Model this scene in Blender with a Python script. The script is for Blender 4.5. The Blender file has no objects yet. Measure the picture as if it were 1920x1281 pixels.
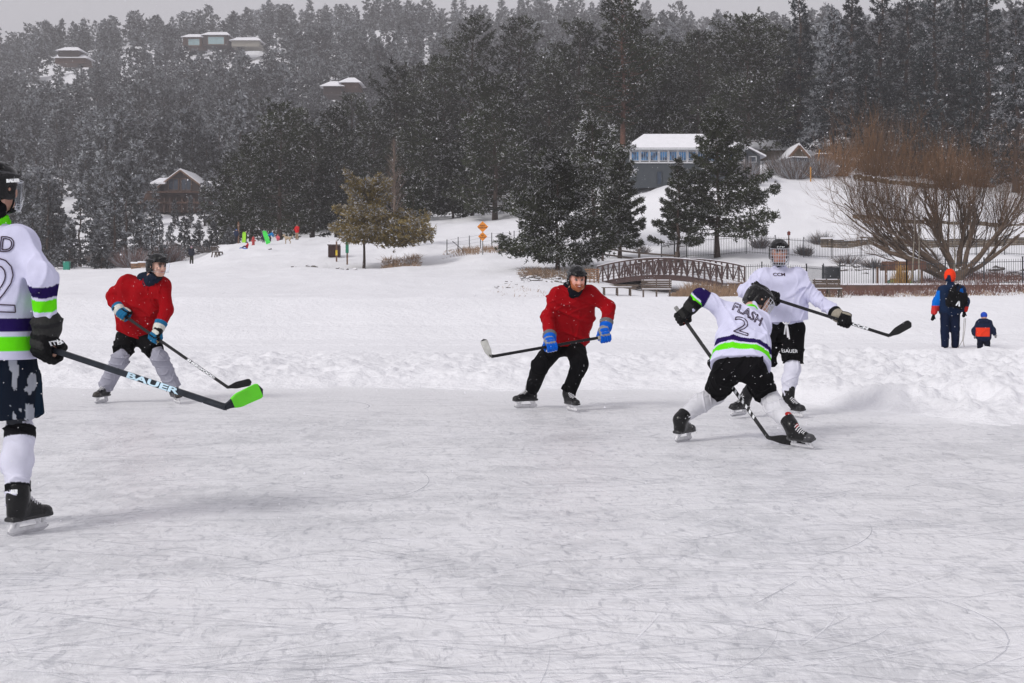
import bpy, math, random
import numpy as np
from mathutils import Vector, Matrix
from mathutils.bvhtree import BVHTree
R = math.radians
FPX, HOR, CAMH = 2667.0, 530.0, 1.35
scene = bpy.context.scene
COL = scene.collection
# ---------------------------------------------------------------- camera
cd = bpy.data.cameras.new("camera"); cam = bpy.data.objects.new("camera", cd); COL.objects.link(cam)
cam.location = (0, 0, CAMH); cam.rotation_euler = (R(90), 0, 0)
cd.sensor_width = 36; cd.lens = 50.0; cd.shift_y = -(640.5-HOR)/1920
cd.clip_start = 0.1; cd.clip_end = 9000
scene.camera = cam
# ---------------------------------------------------------------- world, sun, exposure
w = bpy.data.worlds.new("World"); scene.world = w; w.use_nodes = True
nt = w.node_tree; bg = nt.nodes['Background']
sk = nt.nodes.new('ShaderNodeTexSky'); sk.sky_type = 'NISHITA'; sk.sun_disc = False
sk.sun_elevation = R(40); sk.sun_rotation = R(228); sk.air_density = 1.0; sk.dust_density = 3.0
hs = nt.nodes.new('ShaderNodeHueSaturation'); hs.inputs['Saturation'].default_value = 0.12
mx = nt.nodes.new('ShaderNodeMixRGB'); mx.inputs[0].default_value = 0.72
mx.inputs[2].default_value = (5.9, 5.75, 6.2, 1)          # flat cloud deck
nt.links.new(sk.outputs[0], hs.inputs['Color']); nt.links.new(hs.outputs[0], mx.inputs[1])
nt.links.new(mx.outputs[0], bg.inputs[0]); bg.inputs[1].default_value = 0.108
sl = bpy.data.lights.new("sun", 'SUN'); sun = bpy.data.objects.new("sun", sl); COL.objects.link(sun)
sl.energy = 1.5; sl.angle = R(14); sl.color = (1, 0.97, 0.93)
sun.rotation_euler = (R(50), 0, R(-48)); sun.location = (0, 0, 60)
scene.view_settings.view_transform = 'Standard'; scene.view_settings.look = 'None'
scene.view_settings.exposure = 0.19; scene.view_settings.gamma = 1
# ---------------------------------------------------------------- helpers
def W(px, py, Y): return np.array([(px-960)/FPX*Y, Y, CAMH-(py-HOR)/FPX*Y])
def nrm(v): v = np.asarray(v, float); return v/max(1e-9, np.linalg.norm(v))
def tag(o, label=None, cat=None, group=None, kind=None):
    if label: o['label'] = label
    if cat: o['category'] = cat
    if group: o['group'] = group
    if kind: o['kind'] = kind
    return o
def mesh(name, V, faces, mi=None, col=None, smooth=False):
    m = bpy.data.meshes.new(name); V = np.asarray(V, np.float32)
    if isinstance(faces, np.ndarray): faces = [faces]
    faces = [np.asarray(f, np.int32) for f in faces if len(f)]
    m.vertices.add(len(V)); m.vertices.foreach_set('co', V.ravel())
    tot = [np.full(len(f), f.shape[1], np.int32) for f in faces]
    tot = np.concatenate(tot); loops = np.concatenate([f.ravel() for f in faces])
    m.loops.add(len(loops)); m.loops.foreach_set('vertex_index', loops)
    m.polygons.add(len(tot)); st = np.concatenate([[0], np.cumsum(tot)[:-1]]).astype(np.int32)
    m.polygons.foreach_set('loop_start', st); m.polygons.foreach_set('loop_total', tot)
    if mi is not None: m.polygons.foreach_set('material_index', np.asarray(mi, np.int32))
    m.polygons.foreach_set('use_smooth', np.full(len(tot), smooth))
    if col is not None:
        a = m.color_attributes.new('Col', 'FLOAT_COLOR', 'POINT')
        c = np.ones((len(V), 4), np.float32); c[:, :3] = col; a.data.foreach_set('color', c.ravel())
    m.update(calc_edges=True); m.validate()
    return m
def mk(name, V, faces, mats, parent=None, org=(0, 0, 0), mi=None, col=None, smooth=False):
    org = np.asarray(org, float)
    m = mesh(name, np.asarray(V)-org, faces, mi, col, smooth)
    for t in (mats if isinstance(mats, (list, tuple)) else [mats]): m.materials.append(t)
    o = bpy.data.objects.new(name, m); COL.objects.link(o)
    if parent is not None: o.parent = parent
    else: o.location = org
    return o
def empty(name, org=(0, 0, 0), rz=0):
    o = bpy.data.objects.new(name, None); COL.objects.link(o); o.location = tuple(org); o.rotation_euler.z = rz
    o.empty_display_size = 0.1
    return o
def dup(o, parent=None):
    c = o.copy(); COL.objects.link(c); c.parent = parent
    for ch in o.children: dup(ch, c)
    return c
class MB:
    def __init__(s): s.V = []; s.Q = []; s.T = []; s.mq = []; s.mt = []; s.n = 0
    def add(s, V, Q=(), T=(), m=0):
        V = np.asarray(V, float); s.V.append(V)
        if len(Q): s.Q.append(np.asarray(Q)+s.n); s.mq += [m]*len(Q)
        if len(T): s.T.append(np.asarray(T)+s.n); s.mt += [m]*len(T)
        s.n += len(V)
    def box(s, c, size, ax=None, m=0, taper=1.0):
        c = np.asarray(c, float); h = np.asarray(size, float)/2
        ax = np.eye(3) if ax is None else np.asarray(ax)
        P = []
        for z in (-1, 1):
            t = taper if z > 0 else 1
            for x, y in ((-1, -1), (1, -1), (1, 1), (-1, 1)): P.append(c+ax[0]*x*h[0]*t+ax[1]*y*h[1]*t+ax[2]*z*h[2])
        s.add(P, [(3, 2, 1, 0), (4, 5, 6, 7), (0, 1, 5, 4), (1, 2, 6, 5), (2, 3, 7, 6), (3, 0, 4, 7)], m=m)
    def tube(s, pts, rad, n=6, m=0, cap=True):
        pts = np.asarray(pts, float); k = len(pts); rad = np.broadcast_to(np.asarray(rad, float), (k,))
        P = []; up = None
        for i in range(k):
            d = nrm(pts[min(i+1, k-1)]-pts[max(i-1, 0)])
            if up is None: up = np.array([0, 0, 1.]) if abs(d[2]) < .9 else np.array([1., 0, 0])
            a = nrm(np.cross(d, up)); b = np.cross(a, d); up = b
            for j in range(n):
                t = 2*math.pi*j/n; P.append(pts[i]+rad[i]*(a*math.cos(t)+b*math.sin(t)))
        Q = [(i*n+j, i*n+(j+1) % n, (i+1)*n+(j+1) % n, (i+1)*n+j) for i in range(k-1) for j in range(n)]
        T = []
        if cap:
            P += [pts[0], pts[-1]]; a = k*n
            T = [(a, (j+1) % n, j) for j in range(n)]+[(a+1, (k-1)*n+j, (k-1)*n+(j+1) % n) for j in range(n)]
        s.add(P, Q, T, m)
    def bar(s, a, b, wx, wy, m=0, up=(0, 0, 1)):
        a = np.asarray(a, float); b = np.asarray(b, float); d = nrm(b-a)
        x = nrm(np.cross(d, up)) if abs(np.dot(d, nrm(up))) < .99 else nrm(np.cross(d, (0, 1, 0)))
        s.box((a+b)/2, (wx, wy, np.linalg.norm(b-a)), [x, np.cross(d, x), d], m)
    def prism(s, poly, dv, m=0):
        poly = np.asarray(poly, float); n = len(poly); P = np.concatenate([poly, poly+np.asarray(dv)])
        c0 = poly.mean(0); P = np.concatenate([P, [c0, c0+np.asarray(dv)]])
        Q = [(j, (j+1) % n, n+(j+1) % n, n+j) for j in range(n)]
        T = [(2*n, (j+1) % n, j) for j in range(n)]+[(2*n+1, n+j, n+(j+1) % n) for j in range(n)]
        s.add(P, Q, T, m)
    def obj(s, name, mats, parent=None, org=(0, 0, 0), smooth=False):
        V = np.concatenate(s.V); fs = []; mi = []
        if s.Q: fs.append(np.concatenate(s.Q)); mi += s.mq
        if s.T: fs.append(np.concatenate(s.T)); mi += s.mt
        return mk(name, V, fs, mats, parent, org, mi, smooth=smooth)
# ---------------------------------------------------------------- materials
def mat(name, c=(.5, .5, .5), rough=.7, var=.15, scale=8, bump=0, bscale=40, metal=0, spec=.5, attr=False, emit=None, alpha=1, snow=0, trans=0, c2=None, lacy=None):
    m = bpy.data.materials.new(name); m.use_nodes = True; t = m.node_tree; b = t.nodes['Principled BSDF']; N = t.nodes.new; L = t.links.new
    tc = N('ShaderNodeTexCoord'); no = N('ShaderNodeTexNoise'); no.inputs['Scale'].default_value = scale; no.inputs['Detail'].default_value = 5
    L(tc.outputs['Object'], no.inputs['Vector'])
    if attr:
        a = N('ShaderNodeAttribute'); a.attribute_name = 'Col'; src = a.outputs['Color']
    else:
        a = N('ShaderNodeRGB'); a.outputs[0].default_value = (*c, 1); src = a.outputs[0]
    mxx = N('ShaderNodeMixRGB')
    if c2 is not None:
        rp = N('ShaderNodeMapRange'); rp.inputs[1].default_value = .4; rp.inputs[2].default_value = .6
        L(no.outputs[0], rp.inputs[0]); L(rp.outputs[0], mxx.inputs[0]); L(src, mxx.inputs[1]); mxx.inputs[2].default_value = (*c2, 1)
    else:
        rp = N('ShaderNodeMapRange'); rp.inputs[1].default_value = .3; rp.inputs[2].default_value = .7; rp.inputs[3].default_value = 1-var; rp.inputs[4].default_value = 1+var
        L(no.outputs[0], rp.inputs[0]); mxx.blend_type = 'MULTIPLY'; mxx.inputs[0].default_value = 1
        L(src, mxx.inputs[1]); L(rp.outputs[0], mxx.inputs[2])
    out = mxx.outputs[0]
    if snow:
        g = N('ShaderNodeNewGeometry'); sp = N('ShaderNodeSeparateXYZ'); L(g.outputs['Normal'], sp.inputs[0])
        n2 = N('ShaderNodeTexNoise'); n2.inputs['Scale'].default_value = 3; L(tc.outputs['Object'], n2.inputs['Vector'])
        ad = N('ShaderNodeMath'); ad.operation = 'ADD'; L(sp.outputs[2], ad.inputs[0]); L(n2.outputs[0], ad.inputs[1])
        mr = N('ShaderNodeMapRange'); mr.inputs[1].default_value = 1.5-snow; mr.inputs[2].default_value = 1.6-snow; L(ad.outputs[0], mr.inputs[0])
        m3 = N('ShaderNodeMixRGB'); L(mr.outputs[0], m3.inputs[0]); L(out, m3.inputs[1]); m3.inputs[2].default_value = (.8, .8, .84, 1); out = m3.outputs[0]
    L(out, b.inputs['Base Color'])
    b.inputs['Roughness'].default_value = rough; b.inputs['Metallic'].default_value = metal
    b.inputs['Specular IOR Level'].default_value = spec; b.inputs['Alpha'].default_value = alpha; b.inputs['Transmission Weight'].default_value = trans
    if bump:
        nb = N('ShaderNodeTexNoise'); nb.inputs['Scale'].default_value = bscale; nb.inputs['Detail'].default_value = 4; L(tc.outputs['Object'], nb.inputs['Vector'])
        bp = N('ShaderNodeBump'); bp.inputs['Strength'].default_value = min(1, bump*10); bp.inputs['Distance'].default_value = bump/5
        L(nb.outputs[0], bp.inputs['Height']); L(bp.outputs[0], b.inputs['Normal'])
    return m
M = dict(
    cloth=mat('cloth', attr=True, rough=.9, var=.08, scale=9, bump=.035, bscale=30, spec=.08),
    skin=mat('skin', attr=True, rough=.5, var=.08, scale=60, spec=.4),
    hard=mat('hard_shell', attr=True, rough=.25, var=.1, scale=30, spec=.28),
    padded=mat('padded_leather', attr=True, rough=.7, var=.15, scale=40, bump=.06, bscale=60, spec=.12),
    black=mat('black_rubber', (.006, .006, .007), .6, spec=.2), steel=mat('steel', (.6, .6, .62), .25, metal=.9),
    whiteplas=mat('white_plastic', (.7, .7, .72), .4, var=.08, scale=30), lace=mat('lace', (.75, .75, .78), .9),
    wire=mat('cage_wire', (.55, .56, .6), .3, metal=.6), ink=mat('ink', (.03, .01, .03), .8), inkwhite=mat('white_ink', (.8, .82, .85), .6),
    inkblue=mat('ice_blue_ink', (.5, .68, .8), .5),
    snow=mat('snow', (.83, .83, .87), .8, var=.04, scale=2, bump=.05, bscale=6, spec=.3),
    wood=mat('weathered_wood', (.10, .075, .06), .85, var=.4, scale=12, snow=.35), woodn=mat('brown_wood', (.16, .085, .05), .8, var=.3, scale=10),
    iron=mat('black_iron', (.025, .028, .035), .5), rust=mat('brown_steel', (.06, .032, .03), .7, var=.3, scale=6, snow=.3),
    post=mat('galvanised_post', (.2, .2, .2), .5),
    glassd=mat('window_glass', (.03, .045, .07), .12, var=.3, scale=2),
    rock=mat('rock', (.12, .105, .095), .9, var=.4, scale=5, bump=.1, bscale=14, snow=.45),
    bark=mat('bark', (.06, .04, .032), .95, var=.4, scale=6, bump=.1, bscale=14, snow=.05), barkred=mat('ponderosa_bark', (.13, .062, .042), .95, var=.4, scale=4, bump=.1, bscale=12),
)
vm = mat('clear_visor', (.95, .97, 1), .05, var=0, trans=1); vm.node_tree.nodes['Principled BSDF'].inputs['IOR'].default_value = 1.05
M['visor'] = vm
# ---------------------------------------------------------------- signed distance modelling
class Sdf:
    def __init__(s, h=.006, k=.03): s.h = h; s.k = k; s.p = []; s.cuts = []
    def cone(s, a, b, ra, rb, col=(.5, .5, .5), k=None, flat=False, sub=False):
        a = np.asarray(a, float); b = np.asarray(b, float); r = max(ra, rb)
        def f(P):
            d = b-a; L2 = max(1e-9, d@d); t = ((P-a)@d)/L2; tc = np.clip(t, 0, 1)
            D = np.sqrt((((P-a)-tc[..., None]*d)**2).sum(-1))-(ra+(rb-ra)*tc)
            if flat: D = np.maximum(D, (t-1)*math.sqrt(L2))
            return D
        s.p.append((f, np.minimum(a, b)-r, np.maximum(a, b)+r, col, s.k if k is None else k, sub)); return s
    def ell(s, c, r, ax=None, col=(.5, .5, .5), k=None, sub=False):
        c = np.asarray(c, float); r = np.asarray(r, float); A = np.eye(3) if ax is None else np.asarray(ax); e = r.max()
        def f(P):
            q = (P-c)@A.T; k0 = np.sqrt(((q/r)**2).sum(-1)); k1 = np.sqrt(((q/(r*r))**2).sum(-1))+1e-9
            return k0*(k0-1)/k1
        s.p.append((f, c-e, c+e, col, s.k if k is None else k, sub)); return s
    def box(s, c, h, ax=None, rad=.01, col=(.5, .5, .5), k=None, sub=False):
        c = np.asarray(c, float); h = np.asarray(h, float)-rad; A = np.eye(3) if ax is None else np.asarray(ax); e = np.linalg.norm(h)+rad
        def f(P):
            q = np.abs((P-c)@A.T)-h
            return np.sqrt((np.maximum(q, 0)**2).sum(-1))+np.minimum(q.max(-1), 0)-rad
        s.p.append((f, c-e, c+e, col, s.k if k is None else k, sub)); return s
    def cut(s, p, n): s.cuts.append((np.asarray(p, float), nrm(n))); return s
    def build(s, fold=None, recolor=None):
        h = s.h; pad = .03+3*h
        lo = np.min([q[1] for q in s.p if not q[5]], 0)-pad; hi = np.max([q[2] for q in s.p if not q[5]], 0)+pad
        n = np.ceil((hi-lo)/h).astype(int)+1; F = np.full(n, .5, np.float32)
        def grid(i0, i1): 
            g = np.meshgrid(*[lo[a]+h*np.arange(i0[a], i1[a]) for a in range(3)], indexing='ij'); return np.stack(g, -1)
        for f, a, b, c, k, sub in s.p:
            i0 = np.clip(((a-lo-pad-k*.5)/h).astype(int), 0, n); i1 = np.clip(np.ceil((b-lo+pad+k*.5)/h).astype(int)+1, 0, n)
            if (i1 <= i0).any(): continue
            sl_ = tuple(slice(i0[q], i1[q]) for q in range(3)); D = f(grid(i0, i1)).astype(np.float32); B = F[sl_]
            if sub:
                D = -D; hh = np.maximum(k-np.abs(D-B), 0)/max(k, 1e-6); F[sl_] = np.maximum(D, B)+hh*hh*k/4
            else:
                hh = np.maximum(k-np.abs(D-B), 0)/max(k, 1e-6); F[sl_] = np.minimum(D, B)-hh*hh*k/4
        if s.cuts or fold:
            near = np.argwhere(np.abs(F) < .08 if not s.cuts else F < .08)
            P = lo+near*h; v = F[tuple(near.T)]
            if fold: v = v+fold(P)
            for p, nn in s.cuts: v = np.maximum(v, (P-p)@nn)
            F[tuple(near.T)] = v
        ins = F < 0; c8 = ins[:-1, :-1, :-1].astype(np.int8)
        cnt = sum(ins[a:n[0]-1+a, b:n[1]-1+b, c:n[2]-1+c].astype(np.int8) for a in (0, 1) for b in (0, 1) for c in (0, 1))
        cells = np.argwhere((cnt > 0) & (cnt < 8)); idx = np.full(n, -1, np.int32); idx[tuple(cells.T)] = np.arange(len(cells))
        acc = np.zeros((len(cells), 3)); wt = np.zeros(len(cells))
        cor = [(a, b, c) for a in (0, 1) for b in (0, 1) for c in (0, 1)]
        val = {q: F[tuple((cells+q).T)] for q in cor}
        for p in cor:
            for ax in range(3):
                if p[ax]: continue
                q = list(p); q[ax] = 1; q = tuple(q); va, vb = val[p], val[q]; mk_ = (va < 0) != (vb < 0)
                t = np.where(mk_, va/(va-vb+1e-12*(va == vb)), 0); pos = np.tile(np.array(p, float), (len(cells), 1)); pos[:, ax] += t
                acc += pos*mk_[:, None]; wt += mk_
        V = lo+(cells+acc/wt[:, None])*h; Q = []
        for ax in range(3):
            sa = [slice(None)]*3; sb = [slice(None)]*3; sa[ax] = slice(0, -1); sb[ax] = slice(1, None)
            A, B = ins[tuple(sa)], ins[tuple(sb)]; E = np.argwhere(A != B); fl = A[tuple(E.T)]
            u, v = [(1, 2), (2, 0), (0, 1)][ax]; eu = np.eye(3, dtype=int)[u]; ev = np.eye(3, dtype=int)[v]
            q = np.stack([idx[tuple((E-eu-ev).T)], idx[tuple((E-ev).T)], idx[tuple(E.T)], idx[tuple((E-eu).T)]], 1)
            q[~fl] = q[~fl][:, ::-1]; Q.append(q[(q >= 0).all(1)])
        Q = np.concatenate(Q); best = np.full(len(V), 9.); C = np.zeros((len(V), 3))
        for f, a, b, c, k, sub in s.p:
            if sub: continue
            inb = ((V > a-.06) & (V < b+.06)).all(1); 
            if not inb.any(): continue
            ii = np.where(inb)[0]; D = f(V[ii]); m2 = D < best[ii]; best[ii[m2]] = D[m2]; C[ii[m2]] = c
        if recolor: C = recolor(V, C)
        return V, Q, C
def folds(seed, amp=.006, f=22, dirs=3, stretch=(1, 1, .35), fine=True):
    """cloth drape: narrow creases running across broad soft swells"""
    rg = np.random.RandomState(seed); D = [nrm(rg.randn(3)*np.array(stretch)) for _ in range(dirs*3)]; ph = rg.rand(dirs*3)*6
    def fn(P):
        o = 0
        for i in range(dirs):
            ff = f*(1+.45*i); w = np.sin(P@D[i]*ff+ph[i]+1.5*np.sin(P@D[i+dirs]*ff*.55+ph[i+dirs])); g = .5+.5*np.sin(P@D[i+2*dirs]*ff*.5+ph[i+2*dirs]); g = np.clip(g*1.7-.35, 0, 1)
            o = o+g*(.25-np.exp(-(w/.26)**2))/(1+.35*i)
        return o*amp
    return fn
# ---------------------------------------------------------------- terrain heights
def vnoise(x, y, seed=0):
    xi = np.floor(x).astype(np.int64); yi = np.floor(y).astype(np.int64); fx = x-xi; fy = y-yi
    fx = fx*fx*(3-2*fx); fy = fy*fy*(3-2*fy)
    def h(a, b):
        n = (a*374761393+b*668265263+seed*1442695041) & 0x7fffffff; n = ((n ^ (n >> 13))*1274126177) & 0x7fffffff
        return ((n ^ (n >> 16)) & 0xffff)/65535.0
    return (h(xi, yi)*(1-fx)+h(xi+1, yi)*fx)*(1-fy)+(h(xi, yi+1)*(1-fx)+h(xi+1, yi+1)*fx)*fy
def fbm(x, y, o=4, seed=0):
    s = 0; a = .5
    for i in range(o): s = s+a*vnoise(x*2**i+17.3*i, y*2**i-9.1*i, seed+i); a *= .5
    return s
TX = np.array([-1500, -400, 0, 100, 250, 350, 430, 500, 560, 700, 800, 905, 1000, 1100, 1250, 1400, 1550, 1700, 1850, 2000, 3400.])
TB = {
 36: [556]*21, 60: [566]*4+[567]*5+[568]*4+[569]*8,
 80: [538, 538, 538, 538, 538, 539, 540, 541, 542, 545, 549, 552, 554, 556, 557, 557, 556, 555, 554, 554, 554],
 90: [527, 527, 528, 528, 527, 526, 525, 525, 524, 522, 528, 530, 527, 529, 548, 540, 539, 536, 530, 530, 530],
 100: [519, 519, 520, 520, 519, 517, 516, 516, 515, 512, 512, 512, 508, 502, 520, 522, 526, 524, 514, 514, 514],
 115: [511, 511, 512, 512, 511, 507, 502, 499, 498, 504, 498, 478, 482, 478, 478, 474, 486, 490, 492, 492, 492],
 130: [508, 508, 509, 509, 507, 501, 484, 478, 476, 470, 455, 455, 448, 448, 450, 446, 450, 448, 448, 448, 448],
 145: [507, 507, 508, 508, 506, 501, 473, 466, 463, 452, 430, 428, 424, 414, 354, 350, 368, 395, 400, 402, 402],
 165: [506, 506, 507, 506, 504, 497, 460, 452, 449, 444, 416, 410, 402, 368, 328, 318, 318, 335, 345, 350, 350],
 200: [500, 500, 500, 498, 488, 478, 466, 462, 458, 440, 395, 385, 372, 330, 300, 290, 285, 300, 300, 300, 300],
 260: [465, 465, 462, 450, 410, 400, 400, 400, 400, 380, 345, 335, 320, 300, 270, 260, 240, 230, 200, 200, 200],
 350: [360, 360, 355, 350, 335, 325, 322, 320, 315, 300, 265, 255, 240, 220, 200, 190, 160, 140, 100, 100, 100],
 500: [240, 235, 230, 225, 218, 208, 200, 190, 185, 170, 160, 155, 150, 135, 120, 130, 110, 110, 100, 100, 100],
 700: [170, 145, 122, 100, 82, 72, 66, 60, 58, 55, 58, 62, 58, 56, 74, 88, 100, 110, 110, 110, 110],
 900: [230, 200, 180, 160, 140, 130, 125, 120, 115, 112, 115, 118, 115, 110, 120, 130, 140, 150, 150, 150, 150],
 1600: [330]*21}
TY = np.array(sorted(TB)); TZ = np.array([[CAMH-(p-HOR)/FPX*y for p in TB[y]] for y in TY])
LY = np.log(TY)
def _sm(t): return t
def table_z(x, Y):
    x = np.asarray(x, float); Y = np.asarray(Y, float); px = np.clip(960+FPX*x/np.maximum(Y, 1), TX[0], TX[-1]-1e-6); ly = np.clip(np.log(np.maximum(Y, 1)), LY[0], LY[-1]-1e-6)
    i = np.clip(np.searchsorted(TX, px, side='right')-1, 0, len(TX)-2); j = np.clip(np.searchsorted(LY, ly, side='right')-1, 0, len(LY)-2)
    a = (px-TX[i])/(TX[i+1]-TX[i]); b = (ly-LY[j])/(LY[j+1]-LY[j]); a = a*a*(3-2*a)*.5+a*.5
    b = (np.exp(LY[j]+b*(LY[j+1]-LY[j]))-TY[j])/(TY[j+1]-TY[j])
    return (TZ[j, i]*(1-a)+TZ[j, i+1]*a)*(1-b)+(TZ[j+1, i]*(1-a)+TZ[j+1, i+1]*a)*b
def edge(x): return np.where(x < 2, 17.5, 17.5-np.clip((x-2)/2.6, 0, 1)**1.2*4.3)+.5*(fbm(x*.8, x*0+3, 3, 5)-.5)*2+.25*(fbm(x*5, x*0+8, 3, 6)-.5)
def ground(x, Y):
    x = np.asarray(x, float); Y = np.asarray(Y, float); d = Y-edge(x)
    rise = np.clip(d/(2.3-.8*np.clip((x-1.5)/3.5, 0, 1)), 0, 1); rise = rise*rise*(3-2*rise)
    big = np.clip((x-1.5)/3.5, 0, 1)
    lump = (fbm(x*1.5, Y*.9, 5, 11)-.42)*.36+(.25-np.abs(fbm(x*2.6, Y*1.9, 4, 21)-.48)*1.6)*.20+(fbm(x*9, Y*7, 3, 31)-.45)*.07
    fade = np.clip((34-Y)/14, 0, 1); fade = fade*fade*(3-2*fade)
    lump = lump*(.55+.20*big); near = rise*(.10+.065*big*np.exp(-((Y-20)/5)**2)+lump*(.15+1.35*fade*(1+.2*big)))
    near = np.where(d < 0, -.03+np.clip(-d, 0, 1)*-.03, near-.02)
    fl = np.exp(-((Y-29)/3)**2); near = near*(1-fl*.75)
    for y0, sl_, ww in ((30.5, .04, .16), (33.5, -.05, .2), (38, .03, .22), (44, -.02, .3), (26.5, .03, .13)): near = near-.045*np.exp(-((Y-y0-sl_*x-.3*np.sin(x*.35+y0))/ww)**2)
    t = np.clip((Y-32)/6, 0, 1); far = table_z(x, Y)+(fbm(x*.25, Y*.12, 4, 3)-.5)*np.clip((Y-40)*.008, 0, 2.2)+(fbm(x*.9, Y*.5, 3, 8)-.5)*.12
    return near*(1-t)+far*t
def G(px, Y):
    x = (px-960)/FPX*Y; return np.array([x, Y, float(ground(x, Y))])
def build_terrain():
    pxs = np.concatenate([np.linspace(-1500, -60, 60), np.linspace(-55, 1975, 560), np.linspace(1990, 3400, 60)])
    Ys = [11.5]
    while Ys[-1] < 1600: Ys.append(Ys[-1]*(1.0042 if Ys[-1] < 45 else 1.008 if Ys[-1] < 220 else 1.02))
    Ys = np.array(Ys); PX, YY = np.meshgrid(pxs, Ys); X = (PX-960)/FPX*YY; Z = ground(X, YY)
    V = np.stack([X, YY, Z], -1).reshape(-1, 3); nr, nc = len(Ys), len(pxs); i = np.arange(nr-1)[:, None]*nc+np.arange(nc-1)[None]
    Q = np.stack([i, i+1, i+nc+1, i+nc], -1).reshape(-1, 4)
    m = M['terrain'] = mat('trodden_snow', (.83, .83, .865), .85, var=.035, scale=.35, spec=.25)
    t = m.node_tree; N = t.nodes.new; L = t.links.new; b = t.nodes['Principled BSDF']; g = N('ShaderNodeNewGeometry')
    n1 = N('ShaderNodeTexNoise'); n1.inputs['Scale'].default_value = 5; n1.inputs['Detail'].default_value = 7; n1.inputs['Roughness'].default_value = .62; L(g.outputs['Position'], n1.inputs['Vector'])
    bp = N('ShaderNodeBump'); bp.inputs['Distance'].default_value = .11; bp.inputs['Strength'].default_value = .65; L(n1.outputs[0], bp.inputs['Height']); L(bp.outputs[0], b.inputs['Normal'])
    tag(mk('snow_ground', V, Q, m, smooth=True), kind='structure')
    # ice sheet
    im = mat('scraped_ice', (.70, .705, .735), .30, var=.0, scale=1, spec=.5); t = im.node_tree; N = t.nodes.new; L = t.links.new; b = t.nodes['Principled BSDF']
    g = N('ShaderNodeNewGeometry')
    def noise(sc, det, stretch, rot=0, dist=0):
        mp = N('ShaderNodeMapping'); mp.inputs['Scale'].default_value = stretch; mp.inputs['Rotation'].default_value[2] = rot; L(g.outputs['Position'], mp.inputs[0])
        n = N('ShaderNodeTexNoise'); n.inputs['Scale'].default_value = sc; n.inputs['Detail'].default_value = det; n.inputs['Distortion'].default_value = dist; n.inputs['Roughness'].default_value = .6; L(mp.outputs[0], n.inputs['Vector']); return n.outputs[0]
    def ramp(s, lo, hi):
        r = N('ShaderNodeMapRange'); r.inputs[1].default_value = lo; r.inputs[2].default_value = hi; r.interpolation_type = 'SMOOTHSTEP'; L(s, r.inputs[0]); return r.outputs[0]
    def mixc(f, a, bb):
        x = N('ShaderNodeMixRGB'); L(f, x.inputs[0]); (L(a, x.inputs[1]) if not isinstance(a, tuple) else setattr(x.inputs[1], 'default_value', (*a, 1))); x.inputs[2].default_value = (*bb, 1); return x.outputs[0]
    def mul(a, k):
        x = N('ShaderNodeMath'); x.operation = 'MULTIPLY'; L(a, x.inputs[0]); (L(k, x.inputs[1]) if not isinstance(k, float) else setattr(x.inputs[1], 'default_value', k)); return x.outputs[0]
    c = mixc(ramp(noise(.9, 8, (1, 1.2, 1), .2, .8), .34, .60), (.67, .675, .705), (.85, .85, .88))
    c = mixc(mul(ramp(noise(3.4, 10, (1, .6, 1), -.35, 1.4), .48, .62), .75), c, (.86, .86, .89))
    c = mixc(mul(ramp(noise(7, 10, (1, .5, 1), .3, 1.8), .53, .66), .5), c, (.45, .46, .50))
    sn = ramp(noise(15, 10, (1, .35, 1), .75, 1.5), .56, .68); c = mixc(mul(sn, .6), c, (.40, .41, .45))
    s2 = ramp(noise(17, 10, (1, .35, 1), -.7, 1.5), .52, .66); c = mixc(mul(s2, .5), c, (.90, .90, .93))
    sy = N('ShaderNodeSeparateXYZ'); L(g.outputs['Position'], sy.inputs[0]); ey = ramp(sy.outputs[1], 10.5, 18.5); ad = N('ShaderNodeMath'); ad.operation = 'ADD'; L(ey, ad.inputs[0]); L(mul(noise(1.6, 8, (.6, 1, 1), .1, 1), .9), ad.inputs[1]); c = mixc(mul(ramp(ad.outputs[0], .75, 1.35), .9), c, (.84, .84, .87))
    L(c, b.inputs['Base Color'])
    bp = N('ShaderNodeBump'); bp.inputs['Distance'].default_value = .02; bp.inputs['Strength'].default_value = .85; L(noise(9, 10, (1, .5, 1), .2, .9), bp.inputs['Height']); L(bp.outputs[0], b.inputs['Normal'])
    xs = np.linspace(-60, 60, 60); ys = np.linspace(-40, 19.5, 40); XX, YY = np.meshgrid(xs, ys); V = np.stack([XX, YY, XX*0], -1).reshape(-1, 3)
    i = np.arange(39)[:, None]*60+np.arange(59)[None]; Q = np.stack([i, i+1, i+61, i+60], -1).reshape(-1, 4)
    tag(mk('ice', V, Q, im), kind='structure')
    # skate cuts: thin curved grooves and the shavings beside them
    rg = np.random.RandomState(4)
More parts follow.
